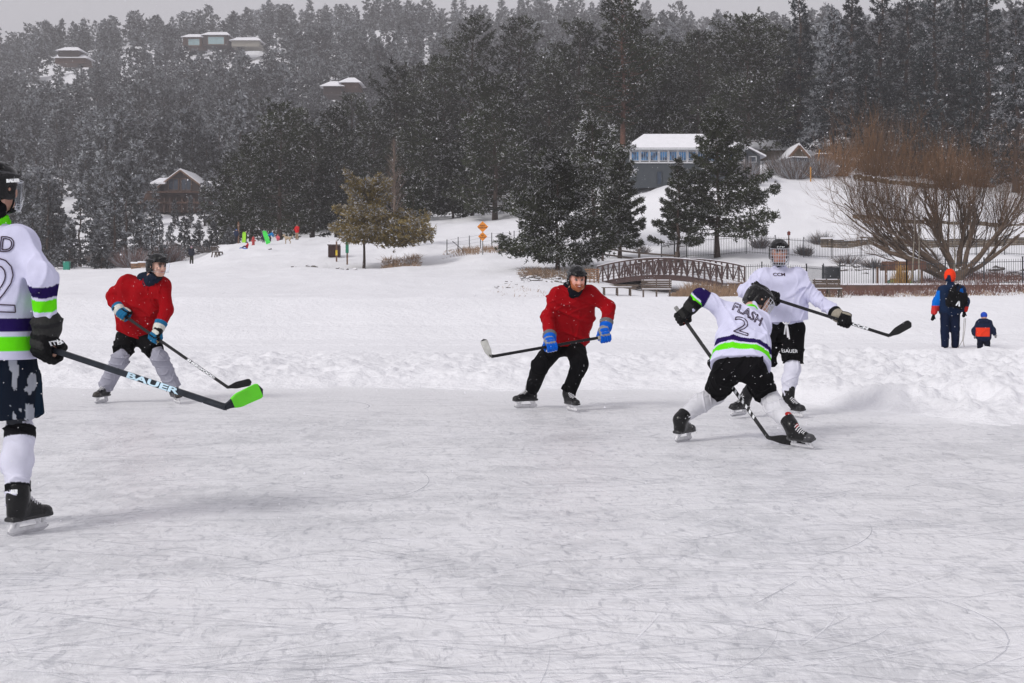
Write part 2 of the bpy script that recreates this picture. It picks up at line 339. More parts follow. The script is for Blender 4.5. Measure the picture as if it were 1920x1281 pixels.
    for name, cc, n, lab in (('skate_cuts', (.50, .51, .55), 1500, 'fine dark skate scratches curving over the ice'), ('ice_shavings', (.9, .9, .93), 1100, 'thin white ridges of scraped ice along skate tracks')):
        Vs = []; Qs = []; k = 0
        for _ in range(n):
            Y = 3.2*(17.2/3.2)**rg.rand()**.8; x = (rg.rand()*2300-190-960)/FPX*Y; a = rg.randn()*.38; L_ = rg.uniform(.08, .9)*(1 if rg.rand() < .85 else 2.5); cv = rg.randn()*.45; wd = rg.uniform(.0007, .0026)*(1+Y/14)
            m_ = 14; P = []
            for q in range(m_):
                P.append((x, Y)); x += math.cos(a)*L_/m_; Y += math.sin(a)*L_/m_; a += cv*L_/m_
            P = np.array(P); 
            if P[:, 1].max() > 17.3 or (P[:, 1] > edge(P[:, 0])-.1).any(): continue
            T = np.gradient(P, axis=0); T /= np.linalg.norm(T, axis=1)[:, None]; Nn = np.stack([-T[:, 1], T[:, 0]], 1); ww = (wd*np.sin(np.linspace(.15, 3.0, m_)))[:, None]
            zz = np.full((m_, 1), .0025 if cc[0] < .6 else .0038)
            Vs.append(np.concatenate([np.hstack([P-Nn*ww, zz]), np.hstack([P+Nn*ww, zz])])); q = np.arange(m_-1); Qs.append(np.stack([q, q+1, q+m_+1, q+m_], 1)+k); k += 2*m_
        tag(mk(name, np.concatenate(Vs), np.concatenate(Qs), mat(name, cc, .7, var=.2, scale=5, alpha=.55 if cc[0] < .6 else .7)), lab, 'ice marks', kind='stuff')
build_terrain()
# ---------------------------------------------------------------- trees
def fol(name, c, k=.45, sc=.11):
    m = mat(name, c, .95, var=.3, scale=1.6, spec=.08); t = m.node_tree; b = t.nodes['Principled BSDF']; g = t.nodes.new('ShaderNodeNewGeometry'); n = t.nodes.new('ShaderNodeTexNoise'); n.inputs['Scale'].default_value = sc; n.inputs['Detail'].default_value = 1
    t.links.new(g.outputs['Position'], n.inputs['Vector']); r = t.nodes.new('ShaderNodeMapRange'); r.inputs[1].default_value = .35; r.inputs[2].default_value = .65; r.inputs[3].default_value = 1-k; r.inputs[4].default_value = 1+k
    x = t.nodes.new('ShaderNodeMixRGB'); x.blend_type = 'MULTIPLY'; x.inputs[0].default_value = 1; s = b.inputs['Base Color'].links[0].from_socket; t.links.new(n.outputs[0], r.inputs[0]); t.links.new(s, x.inputs[1]); t.links.new(r.outputs[0], x.inputs[2]); t.links.new(x.outputs[0], b.inputs['Base Color']); return m
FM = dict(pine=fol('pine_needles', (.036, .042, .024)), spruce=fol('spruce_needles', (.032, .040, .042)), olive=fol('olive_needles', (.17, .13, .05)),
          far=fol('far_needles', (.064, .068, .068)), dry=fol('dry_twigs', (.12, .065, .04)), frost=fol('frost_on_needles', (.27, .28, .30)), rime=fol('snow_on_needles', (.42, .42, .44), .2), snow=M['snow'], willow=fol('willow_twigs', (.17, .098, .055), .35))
def tufts(rg, C, D, n, L, wd, spread=.9, snowp=.12, flat=0):
    """needle tufts: n pointed blades fanning out of every centre C around direction D"""
    C = np.repeat(C, n, 0); D = np.repeat(D, n, 0); k = len(C)
    d = D+rg.randn(k, 3)*spread; d[:, 2] += .15; d /= np.linalg.norm(d, axis=1)[:, None]+1e-9
    s = np.cross(d, rg.randn(k, 3)); s /= np.linalg.norm(s, axis=1)[:, None]+1e-9
    l = L*rg.uniform(.6, 1.3, (k, 1)); w_ = wd*rg.uniform(.6, 1.4, (k, 1))
    P0 = C-d*l*.15; V = np.stack([P0-s*w_*.35, P0+s*w_*.35, C+d*l*.7+s*w_*.5, C+d*l, C+d*l*.7-s*w_*.5], 1)
    i = np.arange(k)[:, None]*5; Q = np.concatenate([i, i+1, i+2, i+4], 1); T = np.concatenate([i+4, i+2, i+3], 1)
    nz = np.abs(np.cross(d, s)[:, 2]); sp = np.repeat(snowp, n) if np.ndim(snowp) else snowp; sn = (rg.rand(k) < sp*(.3+1.4*nz)).astype(int)
    return V.reshape(-1, 3), Q, T, sn
def conifer(seed, H, RAD, shape, base=.12, nb=60, dens=10, L=.28, wd=.05, blades=5, snowp=.12, droop=-.1, trunk_r=None, asym=0, flatten=.55, lean=0, minb=0.0):
    """returns (trunk MB, crown arrays). shape(t) -> relative radius for t in 0..1 over the crown"""
    rg = np.random.RandomState(seed); tr = trunk_r or H*.018
    PF = []; tb = MB(); n = 9; wob = rg.randn(n, 2)*H*.006; wob[0] = 0; pts = [(wob[i, 0]+lean*H*(i/(n-1))**2, wob[i, 1], H*i/(n-1)-(.3 if i == 0 else 0)) for i in range(n)]
    tb.tube(pts, [tr*(1-.93*i/(n-1))*(1.35 if i == 0 else 1) for i in range(n)], 8)
    pts = np.array(pts); C = []; D = []; lob = rg.rand(7)*6
    for b in range(nb):
        t = (b+rg.rand())/nb; t = t**.9; z = H*(base+(1-base)*t*.985); az = b*2.4+rg.randn()*.5
        r = RAD*shape(t)*rg.uniform(.62, 1.12)*(1+.22*math.sin(az*2+lob[0]+t*5)+.18*math.sin(az*3+lob[1]-t*7))*(1+asym*math.cos(az))
        if r < minb*RAD: continue
        c0 = np.array([np.interp(z, pts[:, 2], pts[:, 0]), np.interp(z, pts[:, 2], pts[:, 1]), z]); up = droop+.75*t**2+rg.randn()*.08
        m_ = 5; P = [c0]; a = az
        for q in range(1, m_+1):
            f = q/m_; a += rg.randn()*.07; P.append(c0+np.array([math.cos(a)*r*f, math.sin(a)*r*f, r*(up*f+.25*f*f*(1 if droop < 0 else .6))]))
        P = np.array(P); tb.tube(P, np.linspace(max(.012, tr*.22*(1-t*.6)), .008, m_+1), 4, cap=False)
        k = max(2, int(dens*r)); f = np.sqrt(rg.uniform(.06, 1.0, k)); f[:max(1, k//6)] = rg.uniform(.9, 1.05, max(1, k//6))
        base_p = np.stack([np.interp(f*m_, np.arange(m_+1), P[:, q]) for q in range(3)], 1)
        lat = rg.randn(k)*r*.20*(1.15-f*.6); bd = np.array([math.cos(az), math.sin(az), up*.6]); sd = np.array([-math.sin(az), math.cos(az), 0])
        p = base_p+lat[:, None]*sd; p[:, 2] += rg.randn(k)*r*.045+np.abs(lat)*-.06
        PF.append(snowp*(.12+1.75*f**3)*(.7+.5*t)); C.append(p); D.append(np.tile(bd, (k, 1))+np.sign(lat)[:, None]*sd*.6)
    C.append(np.stack([rg.randn(6)*.1*L, rg.randn(6)*.1*L, H*rg.uniform(.95, 1.0, 6)], 1)+[lean*H, 0, 0]); D.append(np.tile([0, 0, 1.], (6, 1)))
    PF.append(np.full(6, snowp*1.8)); return tb, tufts(rg, np.concatenate(C), np.concatenate(D), blades, L, wd, snowp=np.concatenate(PF))
def put_crown(name, cr, mats, parent):
    V, Q, T, sn = cr; return mk(name, V, [Q, T], mats, parent, mi=np.concatenate([sn, sn]))
ROUND = lambda t: min(1, .62+t*1.3)*max(0, 1-t**2.3)**.62*(1-.18*t)+.10
CONE = lambda t: (1-t)**.85*(.75+.25*min(1, t*8))+.04
PLUME = lambda t: min(1, .55+t*1.6)*(1-t**2.2)**.8+.03
def tree_at(px, Y, top, halfpx, kind, seed, label, group=None, name='pine_tree', cat='pine tree', base_py=None, **kw):
    g = G(px, Y); s = FPX/Y
    if base_py is not None: g[2] = max(g[2]-.3, min(g[2], CAMH-(base_py-HOR)/s))
    H = (CAMH-(top-HOR)/s)-g[2]; RAD = halfpx/s
    d = dict(shape=ROUND, nb=int(40+H*3), dens=9, L=.30, wd=.07, blades=5, snowp=.13); fm = 'pine'; bk = 'bark'; kw.setdefault('snowmat', 'rime')
    if kind == 'spruce': d.update(shape=CONE, droop=-.28, base=.05, nb=int(60+H*4), snowp=.2); fm = 'spruce'; name = 'spruce_tree'; cat = 'spruce tree'
    if kind == 'plume': d.update(shape=PLUME, base=.3); bk = 'barkred'
    if kind == 'olive': fm = 'olive'
    sn = kw.pop('snowmat', 'snow'); fm = kw.pop('fm', fm); d.update(kw); tb, cr = conifer(seed, H, RAD, **d)
    r = tag(empty(name, g), label, cat, group); tb.obj('trunk', M[bk], r, smooth=True); put_crown('crown', cr, [FM[fm], FM[sn]], r)
    return r
near = [
 (682, 115, 352, 90, 'olive', 'yellowish snow-speckled pine on the snowy bank beside the green marker post', dict(base=.33, asym=.3, dens=46, L=.26, wd=.06, blades=7, nb=84, base_py=507, snowp=.2, shape=lambda t: (1-t)**.55*(.8+.35*math.sin(t*9))+.1)),
 (1045, 100, 292, 98, 'pine', 'broad dark bushy pine on the stony bank left of the footbridge', dict(base=.06, dens=44, nb=90, L=.24, wd=.05, blades=7, snowp=.16, shape=lambda t: (1-t)**.55*1.0+.08)),
 (1112, 124, 225, 72, 'pine', 'round snow-topped pine standing behind the broad pine at the footbridge', dict(base=.12, dens=22, nb=90, snowp=.2, snowmat='snow')),
 (1162, 112, 284, 56, 'pine', 'dark conical pine between the round snow-topped pine and the blue-windowed house', dict(base=.10, dens=38, nb=70, wd=.05, blades=7, snowp=.1, shape=lambda t: (1-t)**.7*.95+.05)),
 (1345, 113, 204, 98, 'pine', 'tall open pine in front of the blue-windowed house, straight trunk behind iron railings', dict(base=.14, dens=34, nb=110, L=.26, wd=.05, blades=7, snowp=.10, shape=lambda t: (1-t)**.75*.95+.06)),
 (1272, 110, 298, 46, 'pine', 'slim smaller pine left of the tall open pine behind the iron railings', dict(base=.14, dens=34, nb=60, L=.24, wd=.045, blades=7, snowp=.12, shape=lambda t: (1-t)**.7*.95+.06)),
 (775, 128, 352, 26, 'pine', 'small thin pine just right of the yellowish pine', dict(base=.1, dens=20, nb=26)),
 (690, 165, 330, 30, 'spruce', 'slender frosted spruce rising behind the yellowish pine', dict(dens=8, snowp=.35)),
]
for i, (px, Y, top, hp, kind, lab, kw) in enumerate(near): tree_at(px, Y, top, hp, kind, 100+i, lab, **kw)
# the grove behind: each tree its own
GL = {'dark tall pine in the grove on the slope left of the blue-windowed house': 'tall pines of the grove left of the house',
      'tall dark spruce in the wood rising above the bare orange willow': 'tall spruces above the willow',
      'dark pine in the wood just behind the blue-windowed house': 'pines behind the house'}
gl = list(GL)
grove = [(432, 190, 290, 34, 0), (470, 182, 258, 42, 0), (525, 176, 196, 58, 0), (585, 184, 240, 50, 0), (632, 190, 205, 44, 0), (700, 196, 236, 46, 0), (745, 205, 126, 62, 0), (800, 176, 215, 50, 0),
 (835, 210, 110, 50, 0), (884, 200, 36, 66, 0), (928, 160, 150, 74, 0), (975, 205, 34, 62, 0), (1030, 190, 120, 56, 0), (1085, 200, 42, 62, 0), (1128, 186, 110, 40, 0), (1168, 168, -12, 64, 'plume'), (1222, 195, 70, 52, 2),
 (1262, 205, 110, 44, 2), (1310, 200, 62, 56, 2), (1352, 210, 70, 48, 2), (1403, 180, 32, 66, 2), (1460, 195, 55, 50, 2),
 (1500, 185, -30, 52, 1), (1560, 176, 10, 60, 'frosty'), (1598, 200, -40, 56, 1), (1650, 190, -60, 52, 1), (1702, 200, -50, 56, 1), (1755, 185, -70, 60, 1), (1805, 200, -60, 56, 1), (1850, 178, -80, 62, 1), (1905, 160, 20, 56, 'frosty2'), (1965, 180, -80, 70, 1), (2040, 190, -80, 70, 1), (1625, 168, 96, 40, 1), (1735, 166, 90, 44, 1), (1820, 168, 110, 40, 1),
 (560, 215, 215, 48, 0), (660, 220, 180, 46, 0), (790, 225, 120, 46, 0), (1055, 225, 90, 46, 0), (1190, 220, 60, 44, 2), (1290, 225, 80, 44, 2), (770, 165, 330, 36, 0), (850, 168, 290, 38, 0), (1010, 165, 260, 42, 0), (1245, 170, 180, 34, 2), (885, 172, 240, 42, 0)]
for i, (px, Y, top, hp, k) in enumerate(grove):
    hp *= 1.2 if k in (1, 'frosty', 'frosty2', 'plume') else 1.27; kw = dict(L=.40, wd=.095, dens=10 if hp > 58 else 12, blades=6, snowp=.13, nb=int(40+(HOR-top)*.16))
    if k == 'plume': tree_at(px, Y, top, hp, 'plume', 200+i, 'tallest pine with a bare reddish trunk just left of the blue-windowed house', name='pine_tree', **kw)
    elif k == 'frosty': kw.update(snowmat='frost', snowp=.55); tree_at(px, Y, top, hp, 'spruce', 200+i, 'pale frosted spruce at the left end of the bare orange willow', **kw)
    elif k == 'frosty2': kw.update(snowmat='frost', snowp=.45); tree_at(px, Y, top, hp, 'spruce', 200+i, 'frosted spruce at the right edge above the bare willow', **kw)
    elif k == 1: kw.update(snowp=.13, snowmat='frost'); tree_at(px, Y, top, hp, 'spruce', 200+i, gl[1], GL[gl[1]], **kw)
    else: tree_at(px, Y, top, hp, 'pine', 200+i, gl[k], GL[gl[k]], base=.1 if px > 1130 else .04, **kw)
# far hillside: 300 trees as things, the rest as one mass
def far_variants():
    out = []
    for v in range(7):
        if v < 4: tb, cr = conifer(300+v, 12, 2.9, lambda t: (1-t)**.75*.95+.07, base=.03, nb=56, dens=4.6, L=.62, wd=.24, blades=5, snowp=.5, trunk_r=.2)
        else: tb, cr = conifer(300+v, 12, 3.2, ROUND, base=.1, nb=46, dens=4.4, L=.62, wd=.24, blades=5, snowp=.42, trunk_r=.2)
        out.append((tb, cr))
    return out
FV = far_variants()
CLEAR = [(330, 492, 56, 92, 600), (98, 165, 80, 120, 560), (278, 412, 312, 408, 258), (596, 672, 146, 182, 400), (1160, 1440, 240, 345, 162), (250, 282, 485, 505, 140)]
rg = np.random.RandomState(77); cand = []
ys_t = np.exp(np.linspace(math.log(150), math.log(880), 240))
for px in np.arange(-260, 2250, 6.5):
    z = ground((px-960)/FPX*ys_t, ys_t); py = HOR-(z-CAMH)*FPX/ys_t
    n = rg.poisson(6.2 if px < 1150 else 3.5)
    for _ in range(n):
        u = rg.rand(); t = np.interp(u, [0, 1], [math.log(200 if px > 440 else 172), math.log(820)]); Y = math.exp(np.interp(rg.rand(), [0, .33, 1], [math.log(200 if px > 420 else 185), math.log(400), math.log(830)]))
        p2 = px+rg.rand()*7; g = G(p2, Y); s = FPX/Y; H = rg.uniform(9, 19)*(.75 if Y < 260 else 1)
        if p2 > 430 and Y < 215: continue
        gy = HOR-(g[2]-CAMH)*s; hw = H*.22*s
        if any(Y < c[4] and p2+hw*.8 > c[0] and p2-hw*.8 < c[1] and gy > c[2] and gy-H*s < c[3]-(6 if c[4] > 300 else 26) for c in CLEAR): continue
        if p2 < 420 and gy > 430 and rg.rand() < .5: continue
        if any(abs(g[0]-q[0]) < 1.6 and abs(g[1]-q[1]) < 2.5 for q in cand[-60:]): continue
        cand.append((*g, H))
cand.sort(key=lambda q: q[1]/q[3])
vis = [c for c in cand if -40 < 960+FPX*c[0]/c[1] < 1960 and (960+FPX*c[0]/c[1] < 1000)]
ind = vis[:292]; si = set(id(c) for c in ind); protos = []
for v, (tb, cr) in enumerate(FV):
    r = tag(empty('pine_tree'), 'snow-dusted conifer among the many on the hazy hillside', 'pine tree', 'conifers on the far hillside')
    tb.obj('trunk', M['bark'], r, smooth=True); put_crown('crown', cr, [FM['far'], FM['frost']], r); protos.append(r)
used = set()
for i, (x, y, z, H) in enumerate(ind):
    v = rg.randint(7); r = dup(protos[v]) if v in used else protos[v]; used.add(v)
    r.location = (x, y, z-.2); sc = H/12; r.scale = (sc*rg.uniform(.85, 1.15),)*2+(sc,); r.rotation_euler.z = rg.rand()*6.28
for v in range(7):
    if v not in used:
        for ch in list(protos[v].children): bpy.data.objects.remove(ch)
        bpy.data.objects.remove(protos[v])
rest = [c for c in cand if id(c) not in si]; Vs = []; Qs = []; Ts = []; mq = []; mt = []; k = 0
for x, y, z, H in rest:
    V, Q, T, sn = FV[rg.randint(7)][1]; nb = len(sn); keep = rg.rand(nb) < (.75 if y < 500 else .5); kk = np.where(keep)[0]
    Vk = V.reshape(-1, 5, 3)[kk]*(1 if y < 500 else 1.0); a = rg.rand()*6.28; sc = H/12; c, s_ = math.cos(a), math.sin(a)
    if y >= 500: ctr = Vk.mean(1, keepdims=True); Vk = ctr+(Vk-ctr)*1.35
    Vk = np.stack([Vk[..., 0]*c-Vk[..., 1]*s_, Vk[..., 0]*s_+Vk[..., 1]*c, Vk[..., 2]], -1)*sc+[x, y, z-.2]; m_ = len(kk)
    i = np.arange(m_)[:, None]*5+k; Vs.append(Vk.reshape(-1, 3)); Qs.append(np.concatenate([i, i+1, i+2, i+4], 1)); Ts.append(np.concatenate([i+4, i+2, i+3], 1)); mq.append(sn[kk]); mt.append(sn[kk]); k += m_*5
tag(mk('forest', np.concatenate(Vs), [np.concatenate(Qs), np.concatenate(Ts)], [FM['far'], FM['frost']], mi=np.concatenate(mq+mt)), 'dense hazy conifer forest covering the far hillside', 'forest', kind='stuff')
print('far trees', len(ind), len(rest), k//5)
# ---------------------------------------------------------------- small copies of the brush
def brush(name, x0, x1, Y0, Y1, n, h, m, lab, cat, seed, kind=None, group=None, spread=.35, pyf=None, width=.012):
    rg = np.random.RandomState(seed); Y = rg.uniform(Y0, Y1, n); px = rg.uniform(x0, x1, n); x = (px-960)/FPX*Y
    z = ground(x, Y); hh = h*rg.uniform(.25, 1.1, n)*np.clip(2.2*vnoise(x*.9, Y*.9, seed)-.35, .12, 1.3)*np.clip(3.5*np.minimum((px-x0), (x1-px))/(x1-x0)+.25, .2, 1); d = rg.randn(n, 3)*spread; d[:, 2] = 1; wd = width*rg.uniform(.5, 1.5, n)
    a = np.stack([x, Y, z-.03], 1); tip = a+d*hh[:, None]; mid = a+d*hh[:, None]*.5+rg.randn(n, 3)*h*.06
    sx = np.zeros((n, 3)); sx[:, 0] = wd; V = np.stack([a-sx, a+sx, mid+sx*.8, mid-sx*.8, tip], 1).reshape(-1, 3); i = np.arange(n)[:, None]*5
    o = mk(name, V, [np.concatenate([i, i+1, i+2, i+3], 1), np.concatenate([i+3, i+2, i+4], 1)], m); tag(o, lab, cat, group, kind); return o
GR = mat('dry_grass', (.30, .20, .13), .9, var=.35, scale=2); GR2 = mat('red_brush', (.15, .075, .06), .9, var=.4, scale=2); TW = mat('bush_twigs', (.12, .085, .07), .9, var=.4, scale=2)
def bush(px, Y, r, h, n, m, lab, seed, group=None, frost=.25):
    g = G(px, Y); rg = np.random.RandomState(seed); mb = MB(); V = []; Q = []; sn = []
    for i in range(n):
        a = rg.rand()*6.28; rr = r*math.sqrt(rg.rand()); tip = np.array([math.cos(a)*rr, math.sin(a)*rr, h*rg.uniform(.35, 1)*(1.15-(rr/r)**2*.5)]); b = np.array([math.cos(a), math.sin(a), 0])*rr*.35; b[2] = -.05
        m1 = b*.5+tip*.5+rg.randn(3)*h*.08; s_ = np.array([rg.uniform(.006, .018), 0, 0])*Y/90; k = len(V)*5
        V.append([b-s_, b+s_, m1+s_, m1-s_, tip]); sn.append(int(rg.rand() < frost))
    V = np.array(V).reshape(-1, 3)+g; i = np.arange(n)[:, None]*5
    o = mk('bush', V, [np.concatenate([i, i+1, i+2, i+3], 1), np.concatenate([i+3, i+2, i+4], 1)], [m, FM['frost']], org=g, mi=sn+sn); return tag(o, lab, 'bush', group)
brush('dry_grass', 1415, 2000, 80, 86.3, 7000, .5, GR2, 'reddish dry grass and brush along the foot of the retaining wall', 'grass', 1, 'stuff', width=.014)
brush('dry_grass', 1415, 2000, 77, 82, 1500, .3, GR, 'straw-coloured grass tips poking through the snow near the shore', 'grass', 2, 'stuff')
brush('dry_grass', 1255, 1440, 81, 86, 3200, .75, GR, 'straw-coloured grass below the right end of the footbridge', 'grass', 3, 'stuff', width=.016)
brush('dry_grass', 970, 1120, 92.5, 99, 1900, .55, mat('tan_brush', (.22, .15, .10), .9, var=.4, scale=2), 'brown scrub on the bank under the broad pine', 'grass', 4, 'stuff', spread=.9, width=.016)
brush('dry_grass', 715, 790, 112, 122, 1400, .6, GR, 'brown grass under the yellowish pine', 'grass', 5, 'stuff', spread=.9, width=.016)
brush('dry_grass', 830, 1000, 118, 124, 1200, .5, GR, 'tan grass at the wire fence behind the diamond signs', 'grass', 6, 'stuff', width=.018)
brush('dry_grass', 1690, 1990, 90, 97, 2600, .5, GR2, 'reddish brush around the foot of the bare willow', 'grass', 7, 'stuff', width=.016)
brush('dry_grass', 900, 1130, 78, 86, 260, .22, GR, 'sparse straw at the lake edge left of the benches', 'grass', 8, 'stuff')
for i, (px, Y, r, h, n, m, lab) in enumerate([
 (1508, 118, 1.1, 1.1, 260, TW, 'low brown bush on the snow between the two iron railings'), (1425, 120, 1.3, 1.2, 300, TW, 'brown bush behind the upper railing left of the stone wall'),
 (1538, 127, 1.6, 1.3, 350, TW, 'scrubby bush at the left end of the long stone wall'), (1590, 112, 1.8, .9, 320, TW, 'snow-covered scrub on the slope below the stone wall'),
 (1640, 108, 1.8, .9, 320, TW, 'tangled snowy scrub below the bare willow on its left'), (310, 175, 3.2, 3.0, 800, GR2, 'reddish leafless bush behind the red-shirted player with the clear visor'),
 (250, 165, 3.2, 2.6, 700, GR2, 'wide reddish leafless bush left of the stacked wooden boxes'), (190, 172, 2.6, 2.4, 420, TW, 'brown bush near the small green bin'),
 (1400, 148, 2.2, 3.0, 600, TW, 'frosty pink-brown bush at the right corner of the blue-windowed house'), (1465, 160, 2.4, 2.6, 600, TW, 'frosty bush in front of the tan gabled garage'),
 (1490, 157, 2.8, 2.8, 700, TW, 'frosty brown bush hiding the foot of the tan garage'), (1535, 158, 2.6, 2.6, 600, TW, 'frosty brown bush below the parked cars'), (1205, 118, 1.0, .8, 160, TW, 'small bush behind the rail fence'), (1745, 112, 1.4, 1.2, 240, TW, 'brown bush between the willow trunks')]): bush(px, Y, r, h, n, m, lab, 500+i, frost=.4)
bush(1690, 88.5, .7, 1.7, 300, mat('ornamental_grass', (.5, .3, .1), .9), 'tuft of tall golden grass at the foot of the willow', 530, frost=0)
# young frosted conifers on the left slope
SL = ['small frosted conifer among the snowy rocks below the timber lodge', 'young frosted conifers below the lodge']
for i, (px, Y, top, hp) in enumerate([(215, 168, 330, 40), (150, 175, 345, 36), (190, 165, 440, 24), (285, 172, 388, 30), (345, 180, 410, 22), (400, 176, 418, 18), (262, 185, 400, 22), (130, 165, 410, 26), (60, 165, 400, 40), (320, 182, 425, 14), (372, 182, 420, 14), (110, 200, 350, 30), (235, 195, 340, 34), (430, 185, 430, 12), (90, 190, 330, 40), (20, 180, 340, 40), (300, 195, 405, 12), (290, 240, 345, 14), (384, 238, 328, 18), (357, 236, 370, 9), (328, 236, 376, 8), (405, 232, 350, 14), (396, 236, 322, 20)]):
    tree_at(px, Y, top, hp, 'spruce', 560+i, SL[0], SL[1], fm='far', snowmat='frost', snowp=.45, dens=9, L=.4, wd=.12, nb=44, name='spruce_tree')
bush(205, 168, 3.6, 2.2, 400, TW, 'low brown scrub at the foot of the frosted conifers', 580)
for i, (px, Y, n) in enumerate([(210, 185, 300), (120, 180, 300), (340, 190, 260), (60, 176, 300), (395, 176, 240)]):
    bush(px, Y, 3.4, 1.6, n, TW, 'low leafless scrub on the snowy slope below the lodge', 590+i, 'scrub on the lodge slope', frost=.5)
# ---------------------------------------------------------------- rocks
def rock_mesh(seed, r):
    rg = np.random.RandomState(seed); s_ = bpy.data.meshes.new('t'); import bmesh
    bm = bmesh.new(); bmesh.ops.create_icosphere(bm, subdivisions=2, radius=1); V = np.array([v.co[:] for v in bm.verts]); T = np.array([[v.index for v in f.verts] for f in bm.faces]); bm.free(); bpy.data.meshes.remove(s_)
    for _ in range(7):
        n = nrm(rg.randn(3)); d = rg.uniform(.5, .85); p = V@n; V = V-np.maximum(p-d, 0)[:, None]*n
    V = V*np.array(r)*(1+.08*rg.randn(len(V), 1)); return V, T
RM = [mesh('rock', *rock_mesh(i, (1, .7, .42))) for i in range(6)]
for m_ in RM: m_.materials.append(M['rock'])
rg = np.random.RandomState(9)
def rocks(n, x0, x1, Y0, Y1, r0, r1, lab, group):
    for _ in range(n):
        o = bpy.data.objects.new('rock', RM[rg.randint(6)]); COL.objects.link(o); g = G(rg.uniform(x0, x1), rg.uniform(Y0, Y1)); r = rg.uniform(r0, r1)
        o.location = tuple(g+[0, 0, r*.1]); o.scale = (r, r*rg.uniform(.7, 1.2), r*rg.uniform(.6, 1)); o.rotation_euler.z = rg.rand()*6; tag(o, lab, 'rock', group)
rocks(46, 975, 1075, 90, 95, .12, .38, 'snow-capped rock in the stony bank under the broad pine', 'rocks under the broad pine')
rocks(14, 925, 1020, 84, 91, .08, .2, 'small flat stone on the snow left of the footbridge', 'stones left of the bridge')
rocks(7, 628, 680, 106, 109, .2, .36, 'dark rock in the snow below the yellowish pine', 'rocks below the yellowish pine')
rocks(5, 535, 600, 112, 116, .15, .4, 'rock tip showing on the sledding slope', 'rocks on the sledding slope')
rocks(24, 1830, 1930, 96, 104, .3, .7, 'dark snow-topped rock in the pile right of the willow', 'rock pile right of the willow')
rocks(26, 1540, 1680, 104, 112, .2, .5, 'snowy boulder on the slope below the long stone wall', 'boulders below the stone wall')
rocks(34, 110, 420, 172, 196, .4, 1.2, 'snowy boulder on the slope below the timber lodge', 'boulders below the lodge')
rocks(1, 1888, 1892, 52, 52, .22, .24, 'lone brown stone on the snow right of the small child', None)
rocks(1, 505, 512, 140, 142, .4, .4, 'lone pale rock halfway down the sledding slope', None)
# ---------------------------------------------------------------- bare willow
def willow(px, Y, seed):
    rg = np.random.RandomState(seed); g = G(px, Y); tb = MB(); tw = []
    def grow(p, d, L, r, lvl):
        n = 5; P = [p]; rr = [r]; q = p.copy(); dd = d.copy()
        for i in range(n):
            dd = nrm(dd+rg.randn(3)*.10*(1+.3*lvl)+np.array([0, 0, .10 if lvl > 0 else .04])); q = q+dd*L/n; P.append(q); rr.append(r*(1-.55*(i+1)/n))
        (tb if r > .012 else tb2).tube(P, rr, 7 if lvl < 2 else 4 if lvl < 3 else 3, cap=False)
        if lvl >= 4: return
        kids = (5, 5, 5, 4, 0)[lvl]
        for c in range(kids):
            f = rg.uniform(.25 if lvl else .35, 1); k = int(f*n); b = P[min(k, n)]; dn = nrm(P[min(k+1, n)]-P[max(0, min(k, n-1))]); side = nrm(np.cross(dn, rg.randn(3)))
            nd = nrm(dn*1.0+side*rg.uniform(.25, .75)+np.array([0, -0, .32])); nl = L*rg.uniform(.55, .85)*(1.05 if lvl < 3 else .95)
            grow(b, nd, nl, max(.0075, rr[min(k, n)]*rg.uniform(.38, .62)), lvl+1)
    tb2 = MB()
    limbs = [((-1, .1, .40), 6.2, .30), ((-1, -.3, .70), 5.6, .24), ((-.75, .3, 1.0), 5.2, .24), ((-.3, -.2, 1.4), 4.9, .22), ((.12, .3, 1.5), 5.0, .24), ((.5, -.2, 1.25), 4.8, .2), ((.9, .2, .9), 5.4, .24), ((1.1, -.1, .5), 5.6, .2), ((-1.2, .1, .22), 6.4, .15), ((-1, .2, .95), 5.6, .18)]
    for d, L, r in limbs: grow(g+[rg.randn()*.25, rg.randn()*.2, -.1], nrm(d), L, r, 0)
    r = tag(empty('willow_tree', g), 'huge bare spreading willow with orange-brown twigs and snow-lined limbs behind the railing', 'tree')
    tb.tube([g+[0, 0, -.5], g+[0, 0, .3], g+[.05, 0, .9]], [.75, .6, .35], 10)
    wb = mat('willow_bark', (.11, .075, .052), .95, var=.35, scale=5, bump=.1, bscale=12, snow=.28)
    tb.obj('trunk', wb, r, g, smooth=True); tb2.obj('crown', FM['willow'], r, g)
    print('willow', tb.n, tb2.n)
willow(1792, 95, 12)
# loose orange shoots behind the willow (coppiced willows by the spruces)
for i, px in enumerate([1580, 1640, 1700, 1770, 1840, 1905]):
    bush(px+(i*37 % 23)-10, 160+(i % 3)*4, 3.2+1.6*((i*7 % 5)/4), 5.5+3.2*((i*3 % 4)/3), 300, FM['willow'], 'thicket of orange-brown leafless shoots behind the bare willow', 610+i, 'orange thickets behind the willow', frost=.02)
# slim young birches
for i, px in enumerate([1711, 1722, 1789]):
    g = G(px, 89); r = tag(empty('young_tree', g), ['thin pale sapling, left of the pair beside the golden grass', 'thin pale sapling, right of the pair beside the golden grass', 'thin pale sapling just in front of the willow trunk'][i], 'sapling'); tb = MB(); tb.tube([g, g+[.05, 0, 2], g+[.15-.1*i, 0, 4.5]], [.06, .045, .015], 6); tb.obj('trunk', mat('pale_bark', (.28, .25, .2), .9), r, g)
    tb = MB(); rg2 = np.random.RandomState(i)
    for k in range(60): a = g+[.04, 0, 1.6+2.8*rg2.rand()]; tb.tube([a, a+np.array([rg2.randn()*.3, rg2.randn()*.3, .6])], [.01, .004], 3, cap=False)
    tb.obj('crown', M['bark'], r, g)
